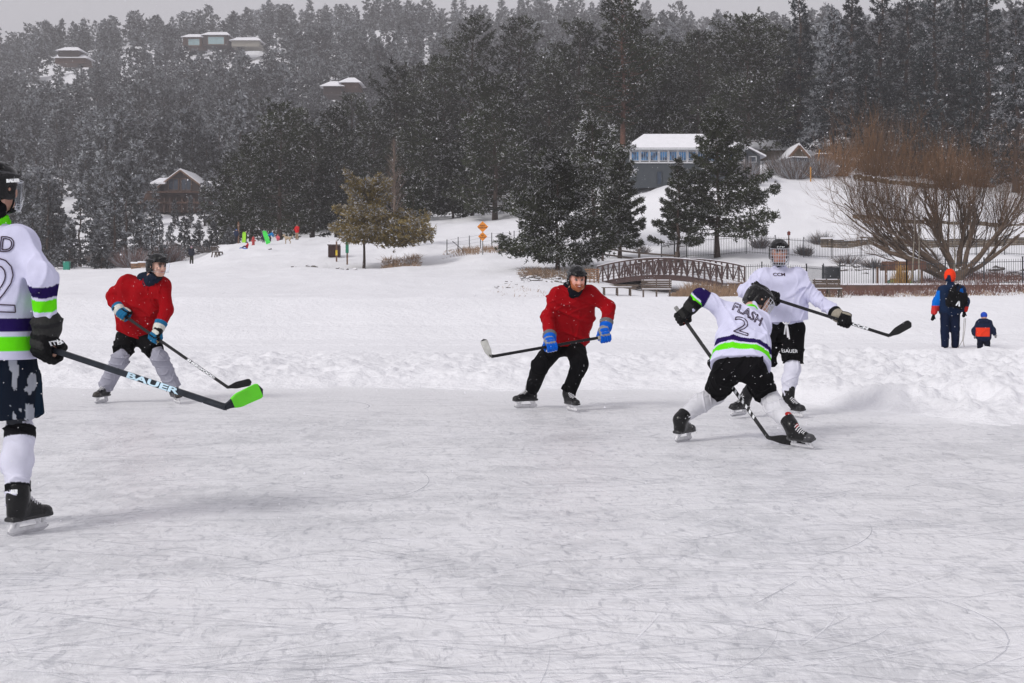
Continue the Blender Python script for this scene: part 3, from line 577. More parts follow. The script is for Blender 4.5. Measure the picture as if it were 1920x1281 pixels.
# bare pale tree in the grove
g = G(738, 150); r = tag(empty('bare_tree', g), 'pale leafless tree in front of the dark grove', 'tree'); tb = MB(); rg2 = np.random.RandomState(3); H = 10
tb.tube([g-[0, 0, .3], g+[.1, 0, 4], g+[0, 0, H]], [.14, .1, .02], 6); t2 = MB()
for k in range(150): zz = H*(.2+.78*rg2.rand()); a = g+[.05, 0, zz]; l = (1.05-zz/H)*3; b = a+np.array([rg2.randn()*l*.6, rg2.randn()*l*.6, l*.9]); t2.tube([a, (a+b)/2+rg2.randn(3)*.1, b], [.03, .02, .006], 3, cap=False)
tb.obj('trunk', mat('ash_bark', (.16, .12, .09), .9), r, g); t2.obj('crown', mat('ash_twigs', (.14, .10, .08), .9), r, g)
# ---------------------------------------------------------------- railings and fences
def railing(pts, h, lab, sp=.14, post_sp=2.4, topgap=.0, group=None):
    """pts: (px, Y, py or None) corners"""
    C = [G(p[0], p[1]) for p in pts]; r = tag(empty('iron_railing', C[0]), lab, 'railing', group); pk = MB(); rl = MB()
    for a, b in zip(C[:-1], C[1:]):
        L = np.linalg.norm((b-a)[:2]); n = max(1, int(round(L/post_sp))); P = [a+(b-a)*i/n for i in range(n+1)]
        for p in P: p[2] = ground(p[0], p[1])
        for i, p in enumerate(P):
            po = MB(); po.box(p+[0, 0, h/2+.03], (.07, .07, h+.14)); po.box(p+[0, 0, h+.12], (.10, .10, .04)); po.obj('post', M['iron'], r, C[0])
            if i < n:
                q = P[i+1]
                for f in (.10, .90): rl.bar(p+[0, 0, h*f], q+[0, 0, h*f], .035, .035)
                m_ = int(L/n/sp)
                for k in range(1, m_): c = p+(q-p)*k/m_; pk.box(c+[0, 0, h*.52], (.02, .02, h*.98))
    pk.obj('pickets', M['iron'], r, C[0]); rl.obj('rail', M['iron'], r, C[0])
railing([(1300, 90.5), (1345, 93), (1512, 93), (1575, 88)], 1.35, 'lower black iron railing running right from behind the footbridge')
railing([(1575, 87.9), (1700, 87.9), (1990, 87.9)], 1.6, 'lower black iron railing in front of the willow along the brown wall')
railing([(1240, 108), (1288, 113), (1560, 117), (1990, 119)], 1.5, 'upper long black iron railing behind the two open pines')
railing([(1430, 166), (1560, 168)], 1.1, 'far short railing at the top of the snow slope by the parked cars')
gt = tag(empty('gate', G(1548, 88.2)), 'dark meshed metal gate panel in the lower railing', 'gate'); mb = MB(); a = G(1545, 88.2)
for k in range(16): mb.box(a+[k*.06, 0, .75], (.035, .03, 1.4))
mb.obj('panel', M['iron'], gt, G(1548, 88.2)); 
for dx in (-.03, .97): mb = MB(); mb.box(a+[dx, 0, .8], (.06, .06, 1.6)); mb.obj('post', M['iron'], gt, G(1548, 88.2))
def railfence(pts, lab, wood=True):
    C = [G(*p) for p in pts]; r = tag(empty('rail_fence', C[0]), lab, 'fence'); rl = MB()
    for a, b in zip(C[:-1], C[1:]):
        n = max(1, int(np.linalg.norm(b-a)/2.0)); P = [a+(b-a)*i/n for i in range(n+1)]
        for p in P: p[2] = ground(p[0], p[1])
        for i, p in enumerate(P):
            po = MB(); po.box(p+[0, 0, .6], (.17, .17, 1.3)); po.obj('post', M['wood'], r, C[0])
            if i < n:
                for hh in (.5, .95): rl.bar(p+[0, -.1, hh], P[i+1]+[0, -.1, hh], .07, .12)
    rl.obj('rails', M['wood'], r, C[0])
railfence([(1130, 107), (1268, 106)], 'weathered two-rail wooden fence left of the iron railing above the footbridge')
# wire fence behind the signs
C0 = G(838, 121); r = tag(empty('wire_fence', C0), 'thin wire fence with metal posts behind the diamond signs', 'fence'); wr = MB(); prev = None
for k in range(9):
    p = G(838+k*21, 121+k*.8); po = MB(); po.box(p+[0, 0, .65], (.07, .07, 1.3)); po.obj('post', M['iron'], r, C0)
    if prev is not None:
        for hh in (.3, .6, .9, 1.2): wr.bar(prev+[0, 0, hh], p+[0, 0, hh], .012, .012)
    prev = p
b = G(848, 121); wr.bar(b+[0, 0, 1.1], b+[1.3, 0, .0], .06, .06); wr.obj('wire', M['iron'], r, C0)
# orange poles near cars
for px, Y, lean, lab in ((1529, 160, .5, 'leaning orange snow pole by the parked cars'), (1520, 155, 0, 'short upright orange snow pole at the top of the slope')):
    g = G(px, Y); mb = MB(); mb.tube([g, g+[lean, 0, 2.9 if lean else 1.6]], .07, 6); tag(mb.obj('snow_pole', mat('orange_pole', (.55, .25, .03), .6), None, g), lab, 'pole')
# retaining wall by the shore, long stone wall
C0 = G(1510, 87); mb = MB(); top = MB()
for k in range(12):
    a = C0+[k*1.75, 0, 0]; a[2] = CAMH-(541-HOR)/FPX*87; mb.box(a+[.87, 0, .0], (1.745, .25, .42)); top.box(a+[.87, 0, .26], (1.75, .32, .10))
r = tag(empty('retaining_wall', C0), 'low brown retaining wall capped with snow along the right shore', 'wall'); mb.obj('wall', mat('brown_timber', (.12, .07, .055), .9, var=.3, scale=3), r, C0); top.obj('snow_cap', M['snow'], r, C0)
def stonewall(px0, px1, Y, h, lab, seed, cat='wall'):
    rg = np.random.RandomState(seed); C0 = G(px0, Y); mb = MB(); x = C0[0]; x1 = (px1-960)/FPX*Y
    while x < x1:
        w_ = rg.uniform(.3, .8); z = float(ground(x, Y)); 
        for q in range(int(h/.22)+2): mb.box((x+w_/2+rg.randn()*.03, Y+rg.randn()*.02, z-.2+q*.22), (w_-.03, .4, .20))
        x += w_
    r = tag(empty('stone_wall', C0), lab, cat); mb.obj('stones', mat('tan_stone', (.15, .115, .08), .95, var=.45, scale=2.5, bump=.1, bscale=12), r, C0)
    cp = MB(); x = C0[0]
    while x < x1: z = float(ground(x, Y)); cp.box((x+.5, Y, z+h-.02+.06*math.sin(x)), (1.04, .5, .14)); x += 1.0
    cp.obj('snow_cap', M['snow'], r, C0)
stonewall(1540, 1985, 125, .75, 'long tan dry-stone wall capped with snow above the upper railing', 1)
stonewall(1600, 1985, 138, .35, 'thin stone terrace edge higher on the slope behind the willow', 2)
stonewall(1600, 1760, 160, .5, 'upper dark terrace wall near the orange thickets', 3)
# ---------------------------------------------------------------- footbridge
def bridge():
    A = W(1120, 532, 92); yaw = R(-30); d = np.array([math.cos(yaw), math.sin(yaw), 0]); n = np.array([-math.sin(yaw), math.cos(yaw), 0]); Lb = 8.6; wid = 3.2; N_ = 22; hh = 1.08
    r = tag(empty('footbridge', A), 'arched brown steel truss footbridge over the frozen creek', 'bridge')
    def zc(t): return .52*(1-(2*t-1)**2)
    for side in (0, 1):
        o = A+n*wid*side+d*.25*side; rl = MB(); dg = MB()
        P = [o+d*Lb*t+[0, 0, zc(t)] for t in np.linspace(0, 1, N_+1)]
        for i in range(N_):
            for f, th in ((0, .10), (1.0, .09)): rl.bar(P[i]+[0, 0, hh*f], P[i+1]+[0, 0, hh*f], th, th)
            for f in (.2, .38, .56, .76): rl.bar(P[i]+[0, 0, hh*f]-n*.05, P[i+1]+[0, 0, hh*f]-n*.05, .02, .03)
            if i % 2 == 0: dg.bar(P[i]+[0, 0, .03], P[i+1]+[0, 0, hh], .06, .06)
            else: dg.bar(P[i]+[0, 0, hh], P[i+1]+[0, 0, .03], .06, .06)
            rl.bar(P[i]+[0, 0, hh+.06], P[i+1]+[0, 0, hh+.06], .11, .03, m=1)
        for p in P: 
            po = MB(); po.bar(p, p+[0, 0, hh], .085, .085, up=n); po.obj('post', M['rust'], r, A)
        rl.obj('truss_rails', [M['rust'], M['snow']], r, A); dg.obj('braces', M['rust'], r, A)
    dk = MB(); T = np.linspace(0, 1, 25)
    for a, b in zip(T[:-1], T[1:]):
        p, q = [A+d*Lb*t+n*wid/2+[0, 0, zc(t)] for t in (a, b)]; dk.bar(p+[0, 0, -.02], q+[0, 0, -.02], wid-.12, .10); dk.bar(p+[0, 0, .06], q+[0, 0, .06], wid-.3, .06, m=1)
    for s_ in (0, 1):
        for a, b in zip(T[:-1], T[1:]):
            p, q = [A+d*Lb*t+n*(wid*s_)+[0, 0, zc(t)-.16] for t in (a, b)]; dk.bar(p, q, .1, .26)
    dk.obj('deck', [M['rust'], M['snow']], r, A)
    ab = MB(); 
    for t, ww in ((-.03, 1.4), (1.03, 1.0)): c = A+d*Lb*t+n*wid/2; ab.box(c+[0, 0, -.4], (ww, wid+.6, .62), [d, n, np.array([0, 0, 1.])])
    for k in range(3): c = A+d*(.9+k*.0)+[0, -.5+k*.02, -.12-.16*k]; ab.box(c+d*.4, (3.4-.3*k, .5, .13), [d, n, np.array([0, 0, 1.])])
    ab.obj('abutment', M['wood'], r, A)
bridge()
# wooden lattice left of the bridge
g = W(1097, 534, 91); mb = MB(); u = np.array([1, 0, 0.])
for k in range(4): mb.box(g+[.04+k*.27, 0, .5], (.07, .06, 1.05))
for k in range(7): mb.box(g+[.45, -.05, .08+k*.15], (.95, .03, .05))
tag(mb.obj('lattice_fence', mat('cedar', (.25, .14, .08), .85, var=.3, scale=6, snow=.25), None, g), 'short brown wooden lattice screen at the left end of the footbridge', 'fence')
# ---------------------------------------------------------------- benches
def bench(px, py, Y, rz, lab, back=True, wdt=1.75, dark=True):
    z = W(px, py, Y); g = np.array([z[0], Y, float(ground(z[0], Y))]); r = tag(empty('bench', g, rz), lab, 'bench'); m = M['wood']
    mb = MB()
    for k in range(3): mb.box((0, -.12+k*.15, .45), (wdt, .13, .05))
    mb.box((0, .02, .49), (wdt*.94, .36, .04), m=1); mb.obj('seat', [m, M['snow']], r)
    if back:
        mb = MB()
        for k in range(4): mb.box((0, .27+.03*k, .56+.12*k), (wdt, .05, .10))
        mb.box((0, .39, .985), (wdt*.95, .07, .04), m=1); mb.obj('backrest', [m, M['snow']], r)
    for sx in (-1, 0, 1):
        mb = MB(); x = sx*wdt*.43; mb.bar((x, -.16, .43), (x, -.26, -.1), .08, .1); mb.bar((x, .2, .43), (x, .32, -.1), .08, .1); mb.box((x, .05, .40), (.07, .5, .07))
        if back: mb.bar((x, .24, .4), (x, .36, 1.0), .06, .07)
        mb.obj('leg', m, r)
bench(1157, 556, 82, R(3), 'low snow-covered bench without a back right of the red-bearded player', back=False)
bench(1231, 558, 79, R(-4), 'slatted bench with a backrest below the middle of the footbridge', wdt=1.7)
bench(1553, 560, 78, R(4), 'slatted bench behind the outstretched glove of the caged player', wdt=1.55)
bench(408, 487, 141, R(78), 'lone dark bench seen end-on on the sledding slope', wdt=1.7)
# ---------------------------------------------------------------- litter bin, marker, signs
def at(px, Y): return G(px, Y)
g = at(627, 124); r = tag(empty('litter_bin', g), 'dark brown slatted litter bin with a sloping lid on the slope', 'litter bin'); mb = MB()
mb.box(g+[0, 0, .5], (1.0, .8, 1.0)); 
for k in range(9): mb.box(g+[-.46+k*.115, -.42, .5], (.07, .04, .98))
mb.obj('body', mat('dark_cedar', (.05, .022, .02), .85, var=.3, scale=8), r, g); mb = MB(); P = [g+[-.56, -.5, 1.0], g+[.56, -.5, 1.0], g+[.56, .5, 1.32], g+[-.56, .5, 1.32]]; mb.prism(P, (0, 0, .09)); mb.obj('lid', M['rust'], r, g)
g = at(631, 121); r = tag(empty('marker_post', g), 'short wooden post with a yellow band in front of the litter bin', 'post'); mb = MB(); mb.box(g+[0, 0, .85], (.12, .12, 1.75)); mb.obj('post', M['woodn'], r, g); mb = MB(); mb.box(g+[0, -.01, .75], (.16, .15, .45)); mb.obj('band', mat('yellow', (.7, .5, .02), .6), r, g)
g = at(651, 119); r = tag(empty('marker_sign', g), 'narrow green marker board on a wooden post left of the yellowish pine', 'sign'); mb = MB(); mb.box(g+[0, 0, .6], (.12, .12, 1.3)); mb.obj('post', M['woodn'], r, g); mb = MB(); mb.box(g+[0, -.08, 1.45], (.26, .05, .95)); mb.obj('board', mat('green_sign', (.01, .22, .12), .5), r, g)
def text(body, size, outline=0, bold=0):
    c = bpy.data.curves.new('t', 'FONT'); c.body = body; c.size = size; c.align_x = 'CENTER'; c.align_y = 'CENTER'; c.resolution_u = 3
    if outline: c.fill_mode = 'NONE'
    else: c.offset = bold
    o = bpy.data.objects.new('t', c); COL.objects.link(o); bpy.context.view_layer.update(); m = bpy.data.meshes.new_from_object(o.evaluated_get(bpy.context.evaluated_depsgraph_get()))
    V = np.array([v.co[:] for v in m.vertices]).reshape(-1, 3); ED = [tuple(e.vertices) for e in m.edges]; m.calc_loop_triangles(); F3 = [tuple(p.vertices) for p in m.loop_triangles]; bpy.data.objects.remove(o); bpy.data.curves.remove(c); bpy.data.meshes.remove(m)
    if outline: return V, ED
    T = []
    for f in F3:
        for k in range(1, len(f)-1): T.append((f[0], f[k], f[k+1]))
    return V, np.array(T)
def letter(body, size, c, x, y, m, parent, org, outline=0, bold=0, sx=1, shear=0, name='lettering'):
    V, T = text(body, size, outline, bold); x = nrm(x); y = np.asarray(y, float); y = nrm(y-x*(y@x)); z = np.cross(x, y)
    V = np.asarray(c)+(V[:, :1]*sx+V[:, 1:2]*shear)*x+V[:, 1:2]*y+V[:, 2:3]*z; return mk(name, V, T, m, parent, org)
g = at(905, 117); r = tag(empty('warning_sign', g), 'two orange diamond road signs stacked on one metal post', 'road sign'); mb = MB(); mb.tube([g-[0, 0, .2], g+[0, 0, 2.5]], .045, 6); mb.obj('post', M['post'], r, g)
om = mat('orange_sign', (.80, .27, .01), .5, var=.05)
for cz, hs_, lines in ((2.30, .46, ('ROAD', 'NARROWS')), (1.50, .38, ('NO', 'OUTLET'))):
    c = g+[0, -.08, cz]; P = [c+[hs_, 0, 0], c+[0, 0, hs_], c+[-hs_, 0, 0], c+[0, 0, -hs_]]; mb = MB(); mb.prism(P, (0, .03, 0)); pn = mb.obj('diamond_panel', om, r, g)
    for k, ln in enumerate(lines): letter(ln, .17, c+[0, -.006, .09-.18*k], (1, 0, 0), (0, 0, 1), M['ink'], pn, g, bold=.004, sx=.85)
g = at(1411, 117.6); r = tag(empty('notice_sign', g), 'small white notice on a thin post at the upper railing', 'sign'); mb = MB(); mb.box(g+[0, 0, .9], (.05, .05, 1.8)); mb.obj('post', M['post'], r, g); mb = MB(); mb.box(g+[0, -.04, 2.1], (.3, .02, .45)); bo = mb.obj('board', mat('sign_white', (.6, .6, .6), .5), r, g)
mb = MB(); c = g+[0, -.055, 2.15]; mb.tube([c+[.09*math.cos(a), 0, .09*math.sin(a)] for a in np.linspace(0, 2*math.pi, 17)], .012, 4); mb.obj('mark', mat('sign_red', (.5, .03, .03), .5), bo, g)
g = at(1479, 116.8); r = tag(empty('marker_post', g), 'thin post with a small red birdhouse-like box behind the caged helmet', 'post'); mb = MB(); mb.box(g+[0, 0, .8], (.08, .08, 1.6)); mb.obj('post', M['woodn'], r, g); mb = MB(); mb.box(g+[0, 0, 1.7], (.22, .2, .2)); mb.prism([g+[-.15, -.13, 1.8], g+[.15, -.13, 1.8], g+[0, -.13, 1.95]], (0, .26, 0)); mb.obj('box', mat('brick_red', (.3, .06, .04), .8), r, g)
g = at(125, 160); r = tag(empty('green_bin', g), 'small green bin at the far left shore', 'bin'); mb = MB(); mb.box(g+[0, 0, .45], (.6, .6, .9), taper=1.08); mb.obj('body', mat('green_bin', (.01, .25, .17), .5), r, g); mb = MB(); mb.box(g+[0, 0, .95], (.7, .7, .08)); mb.obj('lid', mat('green_lid', (.02, .2, .14), .5), r, g)
for i, (px, lab) in enumerate(((254, 'left of the two snow-topped stacks of brown planks'), (267, 'right of the two snow-topped stacks of brown planks'))):
    g = at(px, 150); r = tag(empty('plank_stack', g), lab, 'plank stack'); mb = MB()
    for k in range(4): mb.box(g+[0, 0, .1+k*.22+.0], (.68, 1.0, .17))
    mb.obj('planks', mat('new_plank', (.24, .13, .07), .85, var=.3, scale=6), r, g); mb = MB(); mb.box(g+[0, 0, .92+.06*i], (.74, 1.1, .16)); mb.obj('snow_cap', M['snow'], r, g)
# log benches at the left shore
g = at(447, 165); r = tag(empty('signpost', g), 'plain wooden post on the crest of the sledding hill', 'post'); mb = MB(); mb.box(g+[0, 0, 1.2], (.16, .16, 2.6)); mb.obj('post', M['woodn'], r, g); mb = MB(); mb.box(g+[0, 0, 2.1], (.3, .1, .25)); mb.obj('plate', M['woodn'], r, g)
g = at(475, 158); g[2] = ground(g[0], g[1]); r = tag(empty('fire_hydrant', g), 'red fire hydrant standing on the crest of the sledding hill', 'fire hydrant'); mb = MB(); mb.tube([g-[0, 0, .1], g+[0, 0, .1], g+[0, 0, .12], g+[0, 0, .75]], [.2, .2, .15, .14], 10); mb.obj('barrel', mat('hydrant_red', (.5, .03, .03), .5), r, g); mb = MB(); mb.tube([g+[0, 0, .75], g+[0, 0, .8], g+[0, 0, .95], g+[0, 0, 1.02]], [.19, .18, .09, .04], 10); mb.tube([g+[-.26, 0, .55], g+[.26, 0, .55]], .08, 8); mb.obj('cap', bpy.data.materials['hydrant_red'], r, g)
# pavilion behind the lower railing
g = at(1690, 92); g[2] = CAMH-(537-HOR)/FPX*92; g0 = g.copy(); r = tag(empty('shelter', g0), 'low open shelter with a brown sloping roof behind the lower railing', 'shelter'); mb = MB()
x0 = (1655-960)/FPX*92; x1 = (1722-960)/FPX*92; zt = CAMH-(500-HOR)/FPX*92; mb.prism([(x0-.3, 91, zt+.22), (x1+.2, 91, zt+.22), (x1+.2, 93.5, zt-.25), (x0+.2, 93.5, zt-.25)], (0, 0, .1)); mb.prism([(x0-.3, 90.99, zt+.32), (x1+.2, 90.99, zt+.32), (x1+.2, 90.99, zt-.2), (x0+.1, 90.99, zt-.2)], (0, .06, 0)); mb.obj('roof', mat('cedar_roof', (.13, .06, .04), .85, var=.3, scale=4), r, g0)
for x in (x0, x1): 
    for y in (91.2, 93.3): mb = MB(); mb.box((x, y, (zt+g[2])/2-.2), (.12, .12, zt-g[2]+.4)); mb.obj('post', M['woodn'], r, g0)
g2 = np.array([(x0+x1)/2, 92.3, g[2]]); mb = MB(); mb.box(g2+[0, 0, .18], (1.9, 1.2, .14), taper=.8); mb.prism([g2+[-.8, -.5, .26], g2+[.8, -.5, .26], g2+[.3, -.5, .5], g2+[-.4, -.5, .5]], (0, 1, 0)); tag(mb.obj('covered_boat', mat('boat_cover', (.06, .08, .12), .7, c2=(.10, .35, .04), scale=2), None, g2), 'low blue and green covered shape under the shelter', 'boat')
# ---------------------------------------------------------------- houses
def win(mb_f, mb_g, x0, x1, z0, z1, y, fr=.08, mull=2):
    mb_g.box(((x0+x1)/2, y-.02, (z0+z1)/2), (x1-x0, .04, z1-z0))
    for a, b, c, d in ((x0-fr, x1+fr, z0-fr, z0), (x0-fr, x1+fr, z1, z1+fr), (x0-fr, x0, z0, z1), (x1, x1+fr, z0, z1)): mb_f.box(((a+b)/2, y-.05, (c+d)/2), (b-a, .10, d-c))
    for k in range(1, mull): mb_f.box((x0+(x1-x0)*k/mull, y-.055, (z0+z1)/2), (.035, .05, z1-z0))
def house_blue():
    Y = 150; S = FPX/Y; X = lambda px: (px-960)/S; Z = lambda py: CAMH-(py-HOR)/S
    g = np.array([X(1300), Y, float(ground(X(1300), Y))-.5]); r = tag(empty('house', g), 'grey house with a snow-covered hip roof and a row of blue-curtained windows', 'house')
    grey = mat('grey_siding', (.05, .06, .07), .8, var=.12, scale=2); wt = mat('white_trim', (.55, .56, .58), .6); bl = mat('blue_curtain', (.10, .32, .62), .7, c2=(.03, .06, .12), scale=1.5)
    x0, x1 = X(1182), X(1395); mb = MB(); mb.box(((x0+x1)/2, Y+4, (Z(306)+Z(352))/2), (x1-x0, 8, Z(306)-Z(352))); mb.box(((x0+x1)/2, Y+4, (Z(283)+Z(306))/2), (x1-x0-.1, 7.9, Z(283)-Z(306))); mb.obj('wall', grey, r, g)
    mb = MB(); mb.box(((x0+x1)/2, Y-.06, Z(305)), (x1-x0+.2, .14, .16)); mb.box(((x0+x1)/2, Y-.06, Z(281)), (x1-x0+.2, .14, .18))
    n = 12
    for k in range(n+1): mb.box((x0+(x1-x0)*k/n, Y-.06, (Z(305)+Z(281))/2), (.16, .12, Z(281)-Z(305)))
    mb.obj('trim', wt, r, g); w_ = (x1-x0)/n
    for k in range(n):
        a, b = x0+k*w_+.13, x0+(k+1)*w_-.13; f = MB(); q = MB(); win(f, q, a+.02, b-.02, Z(301), Z(285), Y, .05, 3); wo = f.obj('window', wt, r, g); q.obj('pane', bl, wo, g)
    f = MB(); q = MB(); win(f, q, X(1232), X(1240), Z(345), Z(322), Y, .05, 1); wo = f.obj('window', grey, r, g); q.obj('pane', M['glassd'], wo, g)
    ev = Z(279); e0, e1 = X(1168), X(1400); t0, t1 = X(1212), X(1352); rd = Z(246); mb = MB()
    V = [(e0, Y-.9, ev), (e1, Y-.9, ev), (e1, Y+9, ev), (e0, Y+9, ev), (t0, Y+2.8, rd), (t1, Y+2.8, rd), (t1, Y+4.5, rd), (t0, Y+4.5, rd)]
    mb.add(V, [(0, 1, 5, 4), (1, 2, 6, 5), (2, 3, 7, 6), (3, 0, 4, 7), (4, 5, 6, 7), (3, 2, 1, 0)]); mb.box(((e0+e1)/2, Y-.9, ev-.06), (e1-e0, .1, .22), m=1); mb.obj('roof', [M['snow'], wt], r, g)
    # right gable wing
    mb = MB(); a, b, c = (X(1372), X(1428), X(1392)); mb.prism([(a, Y+1, Z(330)), (b, Y+1, Z(330)), (b, Y+1, Z(292)), (c, Y+1, Z(270)), (a, Y+1, Z(276))], (0, 6, 0)); mb.obj('wing', grey, r, g)
    mb = MB(); mb.prism([(c-.2, Y+.6, Z(268)), (b+.6, Y+.6, Z(293)), (b+.6, Y+.6, Z(290)), (c-.2, Y+.6, Z(264))], (0, 6.8, 0)); mb.obj('wing_roof', M['snow'], r, g)
    f = MB(); q = MB(); win(f, q, X(1408), X(1420), Z(302), Z(293), Y+1, .08, 1); wo = f.obj('window', wt, r, g); q.obj('pane', M['glassd'], wo, g)
house_blue()
def gable(px0, px1, pyb, pye, pyr, Y, lab, wallm, depth=6, dir_side=True, kind='house', door=None, wins=(), cut=None):
    S = FPX/Y; X = lambda p: (p-960)/S; Z = lambda p: CAMH-(p-HOR)/S; g = np.array([X((px0+px1)/2), Y, Z(pyb)]); r = tag(empty(kind, g), lab, kind.replace('_', ' ')); x0, x1 = X(px0), X(px1); ov = .5
    mb = MB()
    if dir_side:   # ridge parallel to the picture
        mb.box(((x0+x1)/2, Y+depth/2, (Z(pyb)+Z(pye))/2), (x1-x0, depth, Z(pye)-Z(pyb)))
        for xs in (x0, x1-.2): mb.prism([(xs, Y, Z(pye)), (xs, Y+depth, Z(pye)), (xs, Y+depth/2, Z(pyr)-.1)], (.2, 0, 0))
        mb.obj('wall', wallm, r, g); mb = MB()
        for s_ in (0, 1):
            y0 = Y-ov if s_ == 0 else Y+depth+ov; mb.prism([(x0-ov, y0, Z(pye)-.25), (x1+ov, y0, Z(pye)-.25), (x1+ov, Y+depth/2, Z(pyr)), (x0-ov, Y+depth/2, Z(pyr))], (0, 0, .28))
        mb.obj('roof', M['snow'], r, g)
    else:
        xm = (x0+x1)/2; mb.prism([(x0, Y, Z(pyb)), (x1, Y, Z(pyb)), (x1, Y, Z(pye)), (xm, Y, Z(pyr)), (x0, Y, Z(pye))], (0, depth, 0)); mb.obj('wall', wallm, r, g); mb = MB()
        for xs, sg in ((x0, -1), (x1, 1)):
            sl_ = (Z(pyr)-Z(pye))/abs(xm-x0); xe = xs+sg*ov; ze = Z(pye)-ov*sl_; mb.prism([(xm, Y-ov, Z(pyr)+.02), (xe, Y-ov, ze), (xe, Y-ov, ze+.28), (xm, Y-ov, Z(pyr)+.3)], (0, depth+2*ov, 0))
        mb.obj('roof', M['snow'], r, g)
        mb = MB()
        for xs, sg in ((x0, -1), (x1, 1)):
            sl_ = (Z(pyr)-Z(pye))/abs(xm-x0); xe = xs+sg*ov; ze = Z(pye)-ov*sl_; mb.bar((xm, Y-ov-.06, Z(pyr)-.1), (xe, Y-ov-.06, ze-.1), .1, .28)
        mb.obj('bargeboard', M['woodn'], r, g)
    for a, b, c, d in wins: f = MB(); q = MB(); win(f, q, X(a), X(b), Z(d), Z(c), Y-.02, .1, 2); wo = f.obj('window', M['woodn'], r, g); q.obj('pane', M['glassd'], wo, g)
    return r, g, X, Z
tan = mat('tan_siding', (.16, .12, .08), .85, var=.15, scale=2); dk = mat('dark_timber', (.045, .03, .028), .85, var=.3, scale=2); log = mat('log_wall', (.085, .045, .03), .85, var=.35, scale=1)
gable(1405, 1492, 300, 279, 262, 185, 'small house with a broad snowy roof half hidden behind pine branches', tan, 7)
gable(1482, 1512, 304, 290, 273, 172, 'tan gabled garage at the top of the snow slope', tan, 6, False, 'garage')
r, g, X, Z = gable(300, 378, 402, 348, 319, 262, 'timber lodge with a steep snowy gable and large dark windows among the trees', dk, 12, False, 'lodge', wins=[(316, 334, 336, 356), (340, 358, 336, 356), (310, 330, 366, 378), (336, 362, 366, 378)])
mb = MB(); mb.box((X(340), 260.5, Z(362)), (X(400)-X(285), 3, .35)); mb.box((X(340), 259, Z(383)), (X(390)-X(262), 5, .3)); mb.obj('deck', log, r, g); mb = MB()
for k in range(12): mb.box((X(265+k*11), 257, Z(388)), (.25, .25, 2.6))
mb.box((X(325), 257, Z(384)), (X(388)-X(262), .2, .25)); mb.box((X(325), 257, Z(382)), (X(388)-X(262), .3, .15), m=1); mb.box((X(330), 262, Z(372)), (X(398)-X(282), 2, 1.7)); mb.box((X(330), 259.5, Z(392)), (X(385)-X(285), 3, 1.5)); mb.obj('balcony', [log, M['snow']], r, g)
for a, b, ze, zr in ((284, 312, 346, 332), (378, 412, 352, 338)): mb = MB(); mb.prism([(X(a), 261, Z(ze)), (X(b), 261, Z(ze)), (X(b), 268, Z(zr)), (X(a), 268, Z(zr))], (0, 0, .3)); mb.obj('side_roof', M['snow'], r, g); mb = MB(); mb.box(((X(a)+X(b))/2, 265, Z(365)), (X(b)-X(a)-1, 6, 3.4)); mb.obj('side_wall', dk, r, g)
def flat_house(parts, Y, lab):
    S = FPX/Y; X = lambda p: (p-960)/S; Z = lambda p: CAMH-(p-HOR)/S; p0 = parts[0]; g = np.array([X(p0[0]), Y, Z(p0[3])]); r = tag(empty('house', g), lab, 'house')
    for px0, px1, pt, pb, wm, glass in parts:
        mb = MB(); mb.box(((X(px0)+X(px1))/2, Y+6, (Z(pt)+Z(pb+1))/2), (X(px1)-X(px0), 12, Z(pt)-Z(pb+1))); mb.obj('wall', wm, r, g); mb = MB(); e = 1.0
        mb.add([(X(px0)-e, Y-1, Z(pt)), (X(px1)+e, Y-1, Z(pt)), (X(px1)+e, Y+13, Z(pt)+.3), (X(px0)-e, Y+13, Z(pt)+.3), (X(px0)+1.5, Y+4, Z(pt)+2.0), (X(px1)-1.5, Y+4, Z(pt)+2.0), (X(px1)-1.5, Y+8, Z(pt)+2.0), (X(px0)+1.5, Y+8, Z(pt)+2.0)], [(0, 1, 5, 4), (1, 2, 6, 5), (2, 3, 7, 6), (3, 0, 4, 7), (4, 5, 6, 7), (3, 2, 1, 0)]); mb.obj('roof', M['snow'], r, g)
        if glass:
            f = MB(); q = MB(); win(f, q, X(glass[0]), X(glass[1]), Z(pb-1), Z(pt+3), Y, .2, 2); wo = f.obj('window', M['woodn'], r, g); q.obj('pane', mat('pale_glass', (.32, .45, .47), .2), wo, g)
gw = mat('cream_wall', (.3, .28, .24), .8)
flat_house([(343, 378, 70, 86, log, (353, 374)), (380, 428, 66, 84, dk, (390, 420)), (434, 486, 76, 86, gw, None)], 600, 'wide modern flat-roofed house high on the far hillside')
flat_house([(109, 147, 95, 104, dk, None), (103, 160, 109, 117, log, None)], 560, 'small snow-roofed house at the upper left of the far hillside')
flat_house([(606, 640, 162, 176, dk, None), (640, 672, 155, 162, log, None)], 400, 'half-hidden house with a snowy roof in the middle of the hillside')
